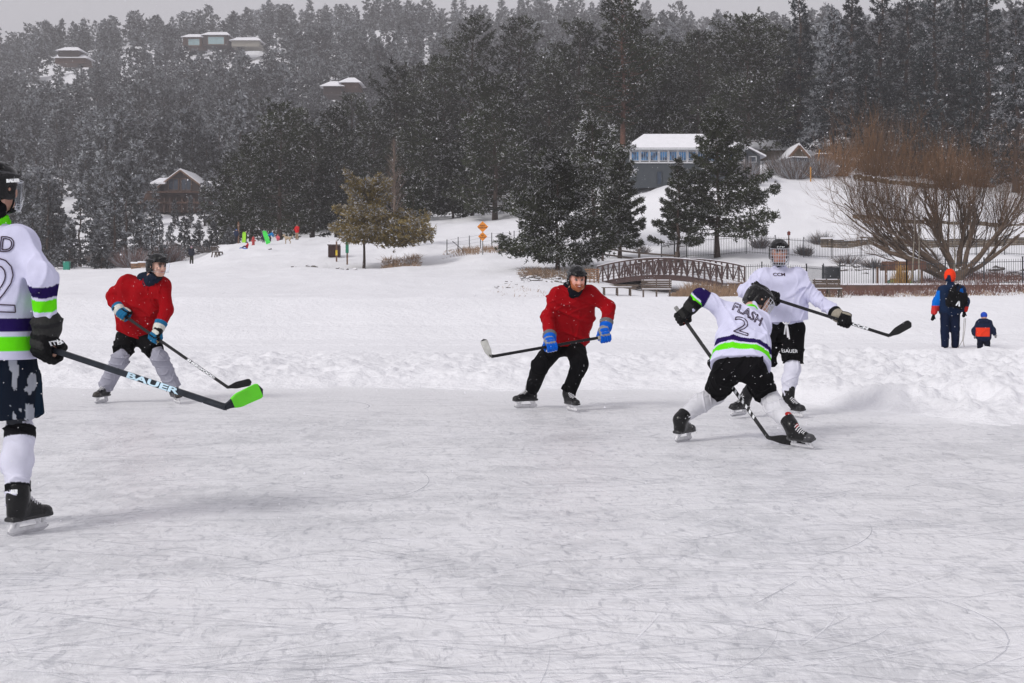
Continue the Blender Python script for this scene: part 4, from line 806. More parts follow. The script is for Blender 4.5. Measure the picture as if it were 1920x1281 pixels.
# ---------------------------------------------------------------- parked cars
def car(px, Y, c, lab, rz=0):
    g = G(px, Y); r = tag(empty('parked_car', g, rz), lab, 'car'); mb = MB(); w_ = 1.8
    prof = [(-2.2, .35), (2.2, .35), (2.25, .8), (1.2, .98), (.75, 1.5), (-1.2, 1.55), (-1.9, 1.0), (-2.25, .9)]
    mb.prism([(x, -w_/2, z) for x, z in prof], (0, w_, 0)); mb.obj('body', mat('car_paint', c, .3), r); mb = MB(); mb.prism([(x, -w_/2-.01, z) for x, z in [(.95, 1.02), (.62, 1.42), (-1.1, 1.46), (-1.6, 1.04)]], (0, w_+.02, 0)); mb.obj('windows', M['glassd'], r)
    mb = MB(); mb.box((-.25, 0, 1.58), (2.0, w_*.95, .12), taper=.9); mb.box((1.6, 0, .95), (1.0, 1.6, .08)); mb.obj('snow_cap', M['snow'], r)
    for x in (-1.4, 1.4):
        for y in (-.85, .85): mb = MB(); mb.tube([(x, y-.1, .33), (x, y+.1, .33)], .33, 14); mb.obj('wheel', M['black'], r)
car(1498, 165, (.03, .03, .035), 'dark snow-dusted car parked left at the top of the slope', .2); car(1548, 167, (.10, .10, .11), 'grey snow-topped car parked right at the top of the slope', -.1)
# ---------------------------------------------------------------- people
def frame(fwd, up=(0, 0, 1)):
    f = nrm(fwd); r = nrm(np.cross(f, up)); u = np.cross(r, f); return np.array([r, f, u])     # rows: right, forward, up
SK = (.62, .36, .27); LIP = (.45, .14, .12); EYE = (.03, .02, .02); WHT = (.15, .11, .10); RED = (.30, .003, .007); WHITE = (.61, .61, .79); NAVY = (.016, .007, .075); LIME = (.13, .74, .008)
BLK = (.006, .006, .007)
def head_prims(s, c, A, skin=SK, beard=None, mouth=False, brow=(.12, .06, .04)):
    r, f, u = A; P = lambda x, y, z: c+r*x+f*y+u*z
    s.ell(P(0, -.008, .025), (.076, .095, .092), A, skin, .02); s.ell(P(0, .028, -.035), (.062, .062, .068), A, skin, .03); s.cone(P(-.025, .055, -.085), P(.025, .055, -.085), .026, .026, beard or skin, .03)
    s.cone(P(0, .086, .012), P(0, .106, -.024), .009, .015, skin, .012); s.ell(P(0, .100, -.030), (.018, .012, .010), A, skin, .008)
    for x in (-1, 1):
        s.ell(P(.038*x, .070, -.022), (.024, .020, .022), A, skin, .02); s.ell(P(.077*x, -.004, -.004), (.012, .019, .030), A, skin, .008)
        s.cone(P(.014*x, .090, .032), P(.048*x, .078, .030), .008, .006, brow, .01)
        s.ell(P(.031*x, .092, .010), (.014, .012, .009), A, skin, .004, sub=True); s.ell(P(.031*x, .079, .010), (.012, .010, .010), A, WHT, .002); s.ell(P(.031*x, .086, .010), (.006, .005, .006), A, EYE, .001)
    if beard is not None:
        for x in (-1, 1): s.cone(P(.066*x, .01, -.02), P(.045*x, .050, -.075), .014, .026, beard, .015)
        s.cone(P(-.03, .088, -.045), P(.03, .088, -.045), .010, .010, beard, .01); s.cone(P(0, .070, -.085), P(0, .075, -.105), .034, .020, beard, .02)
    if mouth: s.ell(P(0, .100, -.060), (.022, .014, .010), A, (.25, .03, .03), .004); s.ell(P(0, .106, -.056), (.017, .008, .004), A, (.8, .78, .74), .002)
    else: s.ell(P(0, .089, -.056), (.022, .010, .006), A, LIP, .006)
def fist(s, wr, hc, ax, out, col=SK):
    """bare hand closed round an axis: palm, four fingers, thumb"""
    w = nrm((wr-hc)-np.dot(wr-hc, ax)*ax); n = np.cross(ax, w); n = n if n@out > 0 else -n
    s.cone(hc+n*.028+w*.05-ax*.018, hc+n*.030-w*.01-ax*.018, .020, .018, col, .02); s.cone(hc+n*.028+w*.05+ax*.018, hc+n*.030-w*.01+ax*.018, .020, .018, col, .02); s.cone(wr, hc+n*.024+w*.05, .028, .024, col, .03)
    for i, o in enumerate((-.033, -.011, .011, .033)):
        q = [hc+ax*o+n*.028-w*.012, hc+ax*o*1.0-n*.004-w*.034, hc+ax*o-n*.028-w*.012, hc+ax*o-n*.026+w*.012]
        for a, b in zip(q[:-1], q[1:]): s.cone(a, b, .0095, .009, col, .004)
    q = [hc+ax*.035+w*.045+n*.012, hc+ax*.045-n*.018+w*.018, hc+ax*.030-n*.036-w*.002]
    for a, b in zip(q[:-1], q[1:]): s.cone(a, b, .012, .010, col, .006)
def glove(wr, hc, ax, elb, out, parent, org, base=BLK, fing=None, cuff=None, band=None, palm=None, txt=None, open_=False, mir=1, big=1, clen=.085):
    ax = nrm(ax)*mir; w = nrm((wr-hc)-np.dot(wr-hc, ax)*ax); n = np.cross(ax, w); n = n if n@out > 0 else -n; fa = nrm(elb-wr)*big; sc_ = big; fing = fing or base; cuff = cuff or base; s = Sdf(.0055, .014)
    A = np.array([ax, w, n]); s.box(hc+n*.040+w*.030, (.052, .058, .027), A, .018, base, .012); s.box(hc+n*.052+w*.040, (.045, .020, .024), A, .014, band or base, .006); s.box(hc+n*.054+w*.002, (.045, .014, .022), A, .012, fing, .006)
    s.cone(hc+n*.02+w*.07, wr, .046, .048, base, .02); s.box(hc-n*.0+w*.055, (.040, .030, .035), A, .02, palm or base, .02)
    for i, o in enumerate((-.043, -.015, .013, .040)):
        L = (.88, 1.0, 1.03, .95)[i]; q = [hc+ax*o+n*.042-w*.020, hc+ax*o*1.05+n*.010-w*.052*L, hc+ax*o-n*.028*L-w*.044, hc+ax*o-n*.042-w*.012, hc+ax*o-n*.036+w*.014]
        for j, (a, b) in enumerate(zip(q[:-1], q[1:])): s.cone(a, b, .0165-.001*j, .0155-.001*j, fing if j < 2 else (palm or fing), .003)
    q = [hc+ax*.040+w*.060+n*.012, hc+ax*.058-n*.016+w*.030, hc+ax*.048-n*.044+w*.004]
    for a, b in zip(q[:-1], q[1:]): s.cone(a, b, .021, .018, fing, .006)
    s.cone(wr+fa*.0, wr+fa*clen, .060, .075, cuff, .012, flat=True)
    if band is not None: s.cone(wr+fa*.005, wr+fa*.022, .066, .068, band, .004)
    V, Q, C = s.build(); V = hc+(V-hc)*big; g = mk('glove', V, Q, M['padded'], parent, org, col=C, smooth=True)
    if txt:
        c = wr+fa*.03-w*0; project(txt, .045, c, np.cross(nrm(np.array([0, -1., 0])), fa)*-1, -fa*-1 if False else fa, g, M['inkwhite'], org, bold=.004)
    return g
def project(body, size, c, x, y, target, m, org, outline=0, bold=0, dirv=(0, 1, 0), sx=1, lift=.004, arc=0):
    """lettering laid on the surface of target, org = target's thing origin"""
    V, T = text(body, size, outline, bold)
    if outline:
        PL = []
        for a, b in T: n_ = max(1, int(np.linalg.norm(V[b]-V[a])/.012)); PL.append([V[a]+(V[b]-V[a])*i/n_ for i in range(n_+1)])
        V = np.concatenate(PL)
    x = nrm(x); y = nrm(np.asarray(y)-x*(np.asarray(y)@x)); me = target.data
    co = np.zeros(len(me.vertices)*3, np.float32); me.vertices.foreach_get('co', co); co = co.reshape(-1, 3)+org; bv = BVHTree.FromPolygons([tuple(v) for v in co], [tuple(p.vertices) for p in me.polygons]); out = []; last = None
    dv = Vector(nrm(dirv))
    for v in V:
        p = np.asarray(c)+x*v[0]*sx+y*(v[1]+arc*v[0]**2); h = bv.ray_cast(Vector(p)-dv*.6, dv, 1.2)
        if h[0] is None: out.append(last if last is not None else p); continue
        q = np.array(h[0])-np.array(dv)*(lift+v[2]); last = q; out.append(q)
    if outline:
        mb = MB(); k = 0
        for p in PL:
            q = np.array(out[k:k+len(p)]); k += len(p)
            if np.abs(np.diff(q, axis=0)).max() < .15: mb.tube(q, outline, 5)
        return mb.obj('lettering', m, target, org)
    return mk('lettering', np.array(out), T, m, target, org)
def helmet(c, A, parent, org, col=BLK, kind='none', txt=None, xo=0):
    r, f, u = A; P = lambda x, y, z: c+r*x+f*y+u*z; s = Sdf(.0055, .014)
    s.ell(P(0, -.012, .030), (.100, .128, .112), A, col, .01); s.box(P(0, -.075, -.015), (.078, .050, .075), A, .04, col, .03)
    for x in (-1, 1): s.box(P(.086*x, -.012, -.020), (.014, .045, .050), A, .012, col, .012); s.cone(P(.030*x, .095, .095), P(.040*x, -.12, .105), .013, .013, col, .012); s.cone(P(.082*x, .06, .07), P(.092*x, -.08, .055), .010, .010, col, .010)
    s.cone(P(0, .10, .105), P(0, -.12, .11), .010, .010, col, .012); s.cone(P(-.05, .108, .052), P(.05, .108, .052), .011, .011, col, .014)
    s.box(P(0, .11, -.052), (.092, .110, .100), A, .02, col, .006, sub=True)
    for x in (-1, 1): s.ell(P(.105*x, -.012, -.016), (.02, .022, .026), A, col, .003, sub=True); s.box(P(.06*x, .02, .135), (.012, .04, .02), A, .008, col, .004, sub=True); s.box(P(.065*x, -.07, .115), (.010, .03, .03), A, .006, col, .004, sub=True)
    def rc(V, C):
        l = (V-c)@A.T; C = C.copy(); C[(np.abs(l[:, 2]-.075) < .004) & (l[:, 1] < .06)] = (.05, .05, .055); return C
    V, Q, C = s.build(recolor=rc); h = mk('helmet', V, Q, M['hard'], parent, org, col=C, smooth=True)
    st = MB(); 
    for x in (-1, 1): st.tube([P(.088*x, .03, -.04), P(.075*x, .035, -.085), P(.035*x, .055, -.122), P(0, .065, -.128)], .006, 5)
    st.obj('chin_strap', M['black'], h, org)
    if kind == 'visor':
        V = []; n = 17
        for t in np.linspace(-1.35, 1.35, n):
            for z in (.045, -.055): V.append(P(math.sin(t)*.112, math.cos(t)*.128+.020-(.004 if z < 0 else 0), z))
        V = np.array(V); V2 = V+(V-c)*.02; Q = [(2*i, 2*i+1, 2*i+3, 2*i+2) for i in range(n-1)]; Q2 = [(a+2*n, d+2*n, c_+2*n, b+2*n) for a, b, c_, d in Q]; mk('visor', np.concatenate([V, V2]), np.array(Q+Q2), M['visor'], h, org, smooth=True)
        mb = MB(); mb.tube([V[i] for i in range(1, 2*n, 2)], .0022, 4); mb.obj('visor_rim', M['wire'], h, org)
    if kind in ('cage', 'shield'):
        mb = MB(); cg = lambda t, z: P(math.sin(t)*(.098-.16*max(0, -z-.07)), math.cos(t)*(.128-.35*max(0, -z-.08))+.012, z)
        if kind == 'cage':
            for z in (.045, .012, -.022, -.056, -.090, -.118): mb.tube([cg(t, z) for t in np.linspace(-1.35, 1.35, 15)], .0028 if z > -.1 else .004, 4)
            for t in np.linspace(-1.3, 1.3, 11): mb.tube([cg(t, z) for z in (.05, .012, -.03, -.07, -.1, -.122)], .0028, 4)
            mb.obj('cage', M['wire'], h, org)
        else:
            V = []; n = 17; zs = (.045, 0, -.045, -.085, -.115)
            for t in np.linspace(-1.35, 1.35, n):
                for z in zs: V.append(cg(t, z))
            V = np.array(V); V2 = V+(V-c)*.03; k = len(zs); Q = [(k*i+j, k*i+j+1, k*i+k+j+1, k*i+k+j) for i in range(n-1) for j in range(k-1)]; Q2 = [(a+len(V), d+len(V), c_+len(V), b+len(V)) for a, b, c_, d in Q]
            mk('face_shield', np.concatenate([V, V2]), np.array(Q+Q2), M['visor'], h, org, smooth=True)
            for z in (.045, -.085, -.115): mb.tube([cg(t, z) for t in np.linspace(-1.35, 1.35, 15)], .003, 4)
            for t in (-1.35, -.7, 0, .7, 1.35): mb.tube([cg(t, z) for z in (-.085, -.1, -.118)], .003, 4)
            mb.obj('shield_frame', M['wire'], h, org)
        ch = Sdf(.006, .01); ch.ell(P(0, .085, -.112), (.042, .026, .022), A, col); V, Q, C = ch.build(); mk('chin_cup', V, Q, M['hard'], h, org, col=C, smooth=True)
    if txt: project(txt, .030, P(xo, .13, .060), r if r[0] > 0 else -r, u, h, M['inkwhite'], org, bold=.0, dirv=-f, sx=1.2)
    return h
def skate(pos, head, lean=(0, 0, 1), parent=None, org=(0, 0, 0), acc=(.02, .02, .022), lace=True, tongue=BLK, txt=None, pitch=0, leg=None):
    """pos: middle of the blade on the ice; returns ankle point and boot up vector"""
    head = nrm(np.array([head[0], head[1], pitch])); A = frame(head, lean); r, f, u = A; P = lambda x, y, z: pos+r*x+f*y+u*z; s = Sdf(.005, .018); leg = u if leg is None else nrm(leg*1.0+u*.25); an = P(0, -.07, .20)
    s.cone(P(0, -.078, .12), an, .050, .058, BLK); s.cone(an-leg*.02, an+leg*.065, .057, .063, BLK, flat=True); s.ell(P(0, -.07, .125), (.040, .062, .050), A, BLK); s.cone(P(0, -.03, .118), P(0, .095, .105), .042, .036, BLK); s.ell(P(0, .115, .105), (.042, .050, .034), A, acc, .01)
    s.cone(P(0, -.03, .16), P(0, .06, .13), .036, .030, BLK, .02); s.cone(P(0, -.03, .19), an+leg*.085+(f-leg*(f@leg))*.045, .036, .034, tongue, .01); s.box(P(0, .01, .088), (.038, .145, .012), A, .01, (.03, .03, .032), .006)
    V, Q, C = s.build(); b = mk('skate', V, Q, M['hard'], parent, org, col=C, smooth=True)
    h = Sdf(.005, .006)
    h.box(P(0, .0, .030), (.009, .135, .012), A, .006, (.7, .7, .72)); 
    for a_, b_, c_ in (((-.095, .083), (-.115, .035), .02), ((-.055, .083), (-.085, .035), .012), ((.115, .083), (.105, .035), .018), ((.055, .083), (.085, .035), .012)): h.cone(P(0, a_[0], a_[1]), P(0, b_[0], b_[1]), .014, .010, (.7, .7, .72), .008)
    h.box(P(0, -.075, .078), (.028, .05, .008), A, .006, (.7, .7, .72)); h.box(P(0, .085, .078), (.030, .055, .008), A, .006, (.7, .7, .72)); V, Q, C = h.build(); mk('blade_holder', V, Q, M['hard'], b, org, col=C, smooth=True)
    mb = MB(); ys = np.linspace(-.142, .148, 15); prof = [P(-.002, y, max(0, (abs(y)-.11)*.5) if abs(y) > .11 else 0) for y in ys]+[P(-.002, y, .028) for y in ys[::-1]]; mb.prism(prof, r*.004); mb.obj('blade', M['steel'], b, org)
    if lace:
        mb = MB()
        for i in range(8):
            t = i/7; y = .075-.105*t; z = .146+.085*t**1.3; mb.tube([P(-.028, y-.01, z-.012), P(-.014, y, z+.006), P(.014, y+.006, z+.006), P(.028, y-.006, z-.012)], .0042, 4)
        mb.obj('laces', M['lace'], b, org)
    if txt: 
        try: project(txt, .024, P(0, -.07, .24), f*(1 if f[0] > 0 else -1), u, b, M['inkwhite'], org, bold=.003)
        except Exception: pass
    return P(0, -.07, .20), u
def stick(butt, heel, toe, up, lab, tape=BLK, txt=None, tx=(.5, .9), tcol='inkwhite', buttc=None, shaftc=(.012, .012, .014), curve=.02, tapem=None, tape_from=.0, tsize=.03, shaftmarks=None, flip=1):
    butt, heel, toe = map(np.asarray, (butt, heel, toe)); d = nrm(heel-butt); L = np.linalg.norm(heel-butt); r = tag(empty('hockey_stick', heel), lab, 'hockey stick'); org = heel
    y = np.array([0, -1., 0]); y = nrm(y-d*(y@d)); x = np.cross(d, y); A = [x, y, d]
    sm = mat('carbon_shaft', shaftc, .5, var=.3, scale=20, spec=.2); mb = MB(); mb.box((butt+heel)/2, (.030, .019, L), A); sh = mb.obj('shaft', sm, r, org)
    mb = MB(); mb.box(butt+d*.06, (.035, .024, .13), A); mb.tube([butt-d*.012, butt+d*.006], .019, 8); mb.obj('butt_tape', mat('butt_tape', buttc or (.03, .03, .03), .85), r, org)
    # blade
    b = nrm(toe-heel); up = nrm(np.asarray(up, float)-b*(np.asarray(up)@b)); nn = np.cross(b, up); Lb = np.linalg.norm(toe-heel); n = 16; P = []
    for i in range(n+1):
        t = i/n; hh = .034+.006*t; e = 1.0
        if t > .86: e = math.sqrt(max(0, 1-((t-.86)/.14)**2))*.97+.03
        cc = heel+b*Lb*t+nn*curve*(t**1.8)+up*(.004); th = .009-.005*min(1, t*2)
        rp = min(1, t/.40); rp = rp*rp*(3-2*rp); lo = cc-up*(.014+(hh-.014)*rp)*e; hi = cc+up*(.014+(hh-.014)*rp)*e
        P += [lo-nn*th, hi-nn*th, hi+nn*th, lo+nn*th]
    k = np.arange(n)[:, None]*4; Q = np.concatenate([np.concatenate([k+j, k+(j+1) % 4, k+4+(j+1) % 4, k+4+j], 1) for j in range(4)]); Q = np.concatenate([Q, [[3, 2, 1, 0], [4*n, 4*n+1, 4*n+2, 4*n+3]]])
    P = np.array(P); mk('blade', P, Q, sm, r, org); 
    i0 = int(tape_from*n); c = (P.reshape(-1, 4, 3)).mean(1, keepdims=True); Pt = (c+(P.reshape(-1, 4, 3)-c)*1.03+np.sign((P.reshape(-1, 4, 3)-c)@nn)[..., None]*nn*.0015)[i0:n-(1 if tapem else 0)+1].reshape(-1, 3); m_ = len(Pt)//4-1; k = np.arange(m_)[:, None]*4
    Q = np.concatenate([np.concatenate([k+j, k+(j+1) % 4, k+4+(j+1) % 4, k+4+j], 1) for j in range(4)]); Q = np.concatenate([Q, [[3, 2, 1, 0], [4*m_, 4*m_+1, 4*m_+2, 4*m_+3]]]); mk('blade_tape', Pt, Q, tapem or mat('blade_tape', tape, .85, var=.25, scale=30), r, org)
    # neck joining shaft and blade
    mb = MB(); P3 = [heel-d*.12, heel-d*.05, heel-d*.015+b*.004, heel+b*.018, heel+b*.035]; mb.tube(P3, [.0145, .015, .0155, .0145, .010], 10); 
    o = mb.obj('neck', sm, r, org)
    dd = d*(1 if d[0]*flip > 0 else -1); yv = np.cross(y, dd)
    if txt:
        c = butt+d*L*(tx[0]+tx[1])/2; letter(txt, tsize, c+y*.0115, dd, yv, M[tcol], sh, org, bold=.0015, sx=tx[2] if len(tx) > 2 else 1, shear=.25)
    if shaftmarks:
        mb = MB()
        for f in np.linspace(*shaftmarks): 
            c = butt+d*L*f+y*.0102; mb.prism([c-d*.03-x*.011, c-d*.005-x*.011, c+d*.012+x*.011, c-d*.013+x*.011], y*.002)
        mb.obj('shaft_marks', M['inkwhite'], sh, org)
    return r
def torso(s, j, inf, col, k=.07, low=0.0):
    hA, hB, sA, sB, nk = j['hipA'], j['hipB'], j['shA'], j['shB'], j['neck']; hc = (hA+hB)/2; scn = (sA+sB)/2; up = nrm(scn-hc)
    mA = hA*.5+sA*.5+(hc-hA)*.1; mB_ = hB*.5+sB*.5+(hc-hB)*.1; lo = up*low
    for h, m_, t in ((hA, mA, sA), (hB, mB_, sB)):
        s.cone(h-lo, m_, .100+inf+(.022 if inf else 0), .092+inf, col, k); s.cone(m_, t*.82+scn*.18-up*.05, .094+inf, .088+inf, col, k); s.cone(t*.8+scn*.2-up*.03, t, .068+inf, .052+inf, col, k)
    s.cone(hc-lo, scn-up*.08, .105+inf, .108+inf, col, k); s.cone(scn-up*.05, nk, .08+inf*.6, .055+inf*.3, col, k)
def player(label, j, sk_spec, head, style):
    """j: joints; A = image-left side, B = image-right side"""
    org = np.array([(j['ankA'][0]+j['ankB'][0])/2, (j['ankA'][1]+j['ankB'][1])/2, 0.0]); HC, HA = head['c'], frame(head['f'], head.get('u', (0, 0, 1)))
    hs_ = style.get('scale', 1); s = Sdf(.0065, .04); torso(s, j, 0, style['jersey']); s.cone(j['neck'], HC-HA[2]*.05-HA[1]*.02, .056, .052, SK, .03); head_prims(s, HC, HA, brow=style.get('brow', (.12, .06, .04)), beard=style.get('beard'), mouth=style.get('mouth', False), skin=style.get('skin', SK))
    for q in 'AB':
        s.cone(j['sh'+q], j['el'+q], .050, .040, style['jersey'], .05); s.cone(j['el'+q], j['wr'+q], .040, .028, style['jersey'], .02); s.cone(j['hip'+q], j['kn'+q], .082, .054, style['pants'], .06); s.cone(j['kn'+q], j['ank'+q], .054, .036, BLK, .02)
        s.cone(j['ank'+q], j['foot'+q], .034, .030, BLK, .02)
        if 'hc'+q in j: fist(s, j['wr'+q], j['hc'+q], nrm(j['ax'+q]), j['out'+q])
    V, Q, C = s.build(); b = tag(mk('person', V, Q, M['skin'], None, org, col=C, smooth=True), label, 'person')
    # jersey
    up = nrm(j['neck']-(j['hipA']+j['hipB'])/2); hc = (j['hipA']+j['hipB'])/2; jc = style['jersey']; low = style.get('low', .10); s = Sdf(.0065, .05); torso(s, j, .030, jc, low=low+.04)
    for q in 'AB': m_ = j['el'+q]; s.cone(j['sh'+q], m_, .078, .072, jc, .05); s.cone(m_, j['wr'+q]*.80+m_*.20, .073, .060, jc, .03)
    s.cut(hc-up*low, -up)
    def rc(V, C):
        C = C.copy()
        if style.get('stripes'):
            t = (V-hc)@up+low; best = np.full(len(V), 9.); at_ = np.full(len(V), 9.)
            for q in 'AB':
                a, e, w_ = j['sh'+q], j['el'+q], j['wr'+q]
                for p0, p1, off in ((w_, e, 0), (e, a, np.linalg.norm(e-w_))):
                    d = p1-p0; L = np.linalg.norm(d); u_ = np.clip((V-p0)@d/L**2, 0, 1); D = np.linalg.norm(V-p0-u_[:, None]*d, axis=1)-.07; mm = D < best; best = np.where(mm, D, best); at_ = np.where(mm, off+(V-p0)@d/L, at_)
            tor = np.full(len(V), 9.)
            for h, t_ in ((j['hipA'], j['shA']), (j['hipB'], j['shB']), (hc, j['neck'])): d = t_-h; u_ = np.clip((V-h)@d/(d@d), 0, .93); tor = np.minimum(tor, np.linalg.norm(V-h-u_[:, None]*d, axis=1)-.13)
            arm = best < tor; bw = style['stripes']
            for lo_, hi_, cc in bw['body']: C[(~arm) & (t > lo_) & (t < hi_)] = cc
            for lo_, hi_, cc in bw['arm']: C[arm & (at_ > lo_) & (at_ < hi_)] = cc
        return C
    V, Q, C = s.build(fold=folds(style['seed'], .017, 12, dirs=4), recolor=rc); jer = mk('jersey', V, Q, M['cloth'], b, org, col=C, smooth=True)
    # collar
    s = Sdf(.006, .02); cf = style.get('collar', BLK); top_ = HC-HA[2]*.115-HA[1]*.012; cr_ = style.get('collar_r', .088)
    if style.get('ring'): s.cone(j['neck']-up*.04, j['neck']*.9+top_*.1, cr_, cr_*.86, cf, .006, flat=True); s.cone(j['neck']-up*.04, top_, .064, .062, style['ring'], .004)
    else: s.cone(j['neck']-up*.045, top_, cr_, .068, cf)

    if style.get('hood'): s.ell(j['neck']-np.asarray(head['f'])*.07+up*.02, (.10, .08, .06), None, cf)
    V, Q, C = s.build(fold=folds(style['seed']+5, .012, 30)); mk('collar', V, Q, M['cloth'], b, org, col=C, smooth=True)
    # shorts / trousers
    s = Sdf(.0065, .05); pc = style['pants']; kl = style.get('plen', .92); rr = style.get('prad', (.125, .105))
    s.cone(j['hipA'], j['hipB'], .112, .112, pc); s.cone(hc, hc+up*.15, .118, .11, pc)
    for q in 'AB':
        e = j['hip'+q]+(j['kn'+q]-j['hip'+q])*kl; s.cone(j['hip'+q]-up*.03, e, rr[0], rr[1], pc, .04, flat=kl < 1)
        if style.get('trousers'): s.cone(j['kn'+q], j['ank'+q]+(j['kn'+q]-j['ank'+q])*.02, .088, .080, pc, .03, flat=True)
    V, Q, C = s.build(fold=folds(style['seed']+1, .018, 14), recolor=style.get('pants_rc')); pt = mk(style.get('pants_name', 'shorts'), V, Q, M['cloth'], b, org, col=C, smooth=True)
    # socks
    if not style.get('trousers'):
        for q in 'AB':
            s = Sdf(.0055, .03); sc = style['sock']; kn, an = j['kn'+q], j['ank'+q]; d = nrm(an-kn); L = np.linalg.norm(an-kn); fw = nrm(j['foot'+q]-an); fw = nrm(fw-d*(fw@d)); sr = style.get('sock_r', (.078, .080, .056))
            s.cone(kn-d*.05, kn, .070, sr[0], sc); s.cone(kn, kn+d*L*.42-fw*.012, sr[0], sr[1], sc); s.cone(kn+d*L*.42-fw*.012, an+d*.03, sr[1], sr[2], sc, flat=True); s.ell(kn+fw*.025+d*.01, (.066, .066, .072), None, sc)
            V, Q, C = s.build(fold=folds(style['seed']+7, .012, 24, stretch=(.4, .4, 1)), recolor=style.get('sock_rc')(kn, an) if style.get('sock_rc') else None); mk('sock', V, Q, M['cloth'], b, org, col=C, smooth=True)
    for q in 'AB': skate(*sk_spec[q][:2], parent=b, org=org, leg=nrm(j['kn'+q]-j['ank'+q]), **sk_spec[q][2])
    helmet(HC, HA, b, org, kind=head.get('kind', 'none'), txt=head.get('txt'), xo=head.get('xo', 0))
    for q in 'AB':
        if 'hc'+q in j: glove(j['wr'+q], j['hc'+q], j['ax'+q], j['el'+q], j['out'+q], b, org, txt=style.get('gtxt') if q == 'B' else None, **style['glove'])
    return b, jer, pt, org
def onice(px, py, z=0): Y = FPX*(CAMH-z)/(py-HOR); return W(px, py, Y)
def feet(spec):
    """spec per side: (px, py, z, heading, lean, kw) -> skate args + ankle joint"""
    out = {}; j = {}
    for q, (px, py, z, hd, ln, kw) in spec.items():
        p = onice(px, py, z); A = frame(np.array([hd[0], hd[1], kw.get('pitch', 0)]), ln); out[q] = (p, hd, dict(lean=ln, **kw)); j['ank'+q] = p+A[1]*-.07+A[2]*.20; j['foot'+q] = p+A[1]*.06+A[2]*.115
    return out, j
def J(**k): return {a: (W(*v) if len(v) == 3 else np.array(v[:3])) for a, v in k.items()}
def hands(j, st, a=None, b=None, outA=(0, -1, 0), outB=(0, -1, 0)):
    butt, heel = st; d = nrm(heel-butt)
    for q, t, o in (('A', a, outA), ('B', b, outB)):
        if t is None: continue
        hc = butt+d*t; j['hc'+q] = hc; j['ax'+q] = d; j['out'+q] = np.asarray(o, float); e = j['el'+q]; w = nrm(e-hc); j['wr'+q] = hc+w*.105+nrm(np.asarray(o, float))*.012
# ---- red player with the clear visor (left)
sk, ja = feet(dict(A=(190, 756, 0, (-.25, -1), (.12, .05, 1), dict(acc=(.05, .045, .04), lace=True)), B=(333, 757, 0, (.45, -.9), (-.25, .05, 1), dict(acc=(.05, .045, .04)))))
j = J(hipA=(241, 628, 16.2), hipB=(271, 628, 16.2), knA=(225, 674, 15.85), knB=(299, 671, 15.85), shA=(236, 531, 16.1), shB=(305, 535, 15.95), neck=(281, 524, 15.95), elA=(210, 556, 16.25), elB=(313, 580, 15.9)); j.update(ja)
st = (W(214, 579, 15.95), W(428, 727, 15.35)); hands(j, st, .14, .64, outA=(-.5, -1, 0), outB=(.2, -1, .3))
GREY = (.30, .30, .36); TEAL = (.01, .13, .27)
player('player in a red shirt with clear visor, black shorts over baggy grey trousers', j, sk, dict(c=W(295, 499, 15.83), f=(.80, -.6, -.12), kind='visor', txt=None),
       dict(seed=1, jersey=RED, pants=(.006, .006, .007), sock=GREY, collar=(.012, .018, .035), collar_r=.084, hood=True, prad=(.125, .108), plen=.72, sock_r=(.098, .088, .090), glove=dict(base=BLK, fing=TEAL, cuff=TEAL, band=(.6, .6, .55), palm=(.35, .27, .12)), low=-.03))
stick(st[0], st[1], W(470, 716, 15.5), (.25, 0, 1), 'black stick with white shaft lettering held low by the visored red player', txt='SHERWOOD', tx=(.62, .92, 2.1), tsize=.034)
# ---- bearded red player
sk, ja = feet(dict(A=(986, 765, 0, (-.85, -.5), (.25, .1, 1), {}), B=(1073, 772, 0, (.35, -.95), (-.08, 0, 1), {})))
j = J(hipA=(1042, 645, 15.3), hipB=(1077, 645, 15.3), knA=(1014, 685, 15.0), knB=(1088, 683, 14.9), shA=(1046, 553, 15.05), shB=(1106, 551, 15.05), neck=(1076, 543, 14.98), elA=(1027, 594, 15.05), elB=(1141, 576, 15.0)); j.update(ja)
st = (W(1142, 630, 14.78), W(921, 669, 14.45)); hands(j, st, .06, .60); j['hcA'], j['hcB'] = st[0]+nrm(st[1]-st[0])*.64, st[0]+nrm(st[1]-st[0])*.05
for q in 'AB': o = np.array([0, -1, .2]); j['out'+q] = o; j['ax'+q] = nrm(st[1]-st[0]); j['wr'+q] = j['hc'+q]+nrm(j['el'+q]-j['hc'+q])*.115
BLUE = (.0, .10, .55)
player('laughing player with a ginger beard in a red shirt and long black trousers', j, sk, dict(c=W(1082, 523, 14.87), f=(.22, -.96, -.22), kind='none', txt=None, xo=0),
       dict(seed=2, jersey=RED, pants=(.005, .005, .006), trousers=True, plen=1, prad=(.115, .092), pants_name='trousers', collar=(.008, .009, .014), collar_r=.082, hood=True, beard=(.32, .09, .03), brow=(.35, .13, .07), mouth=True, skin=(.68, .33, .26), glove=dict(base=(.25, .25, .26), fing=BLUE, cuff=(.14, .14, .15), band=BLUE, palm=(.6, .6, .6)), low=-.05))
stick(st[0], st[1], W(905, 642, 14.35), (-.9, 0, .25), 'dark stick with a whitish blade held across the thighs by the bearded player', tapem=mat('white_blade', (.50, .50, .47), .5, var=.15, scale=20), buttc=(.45, .42, .35), curve=-.05)
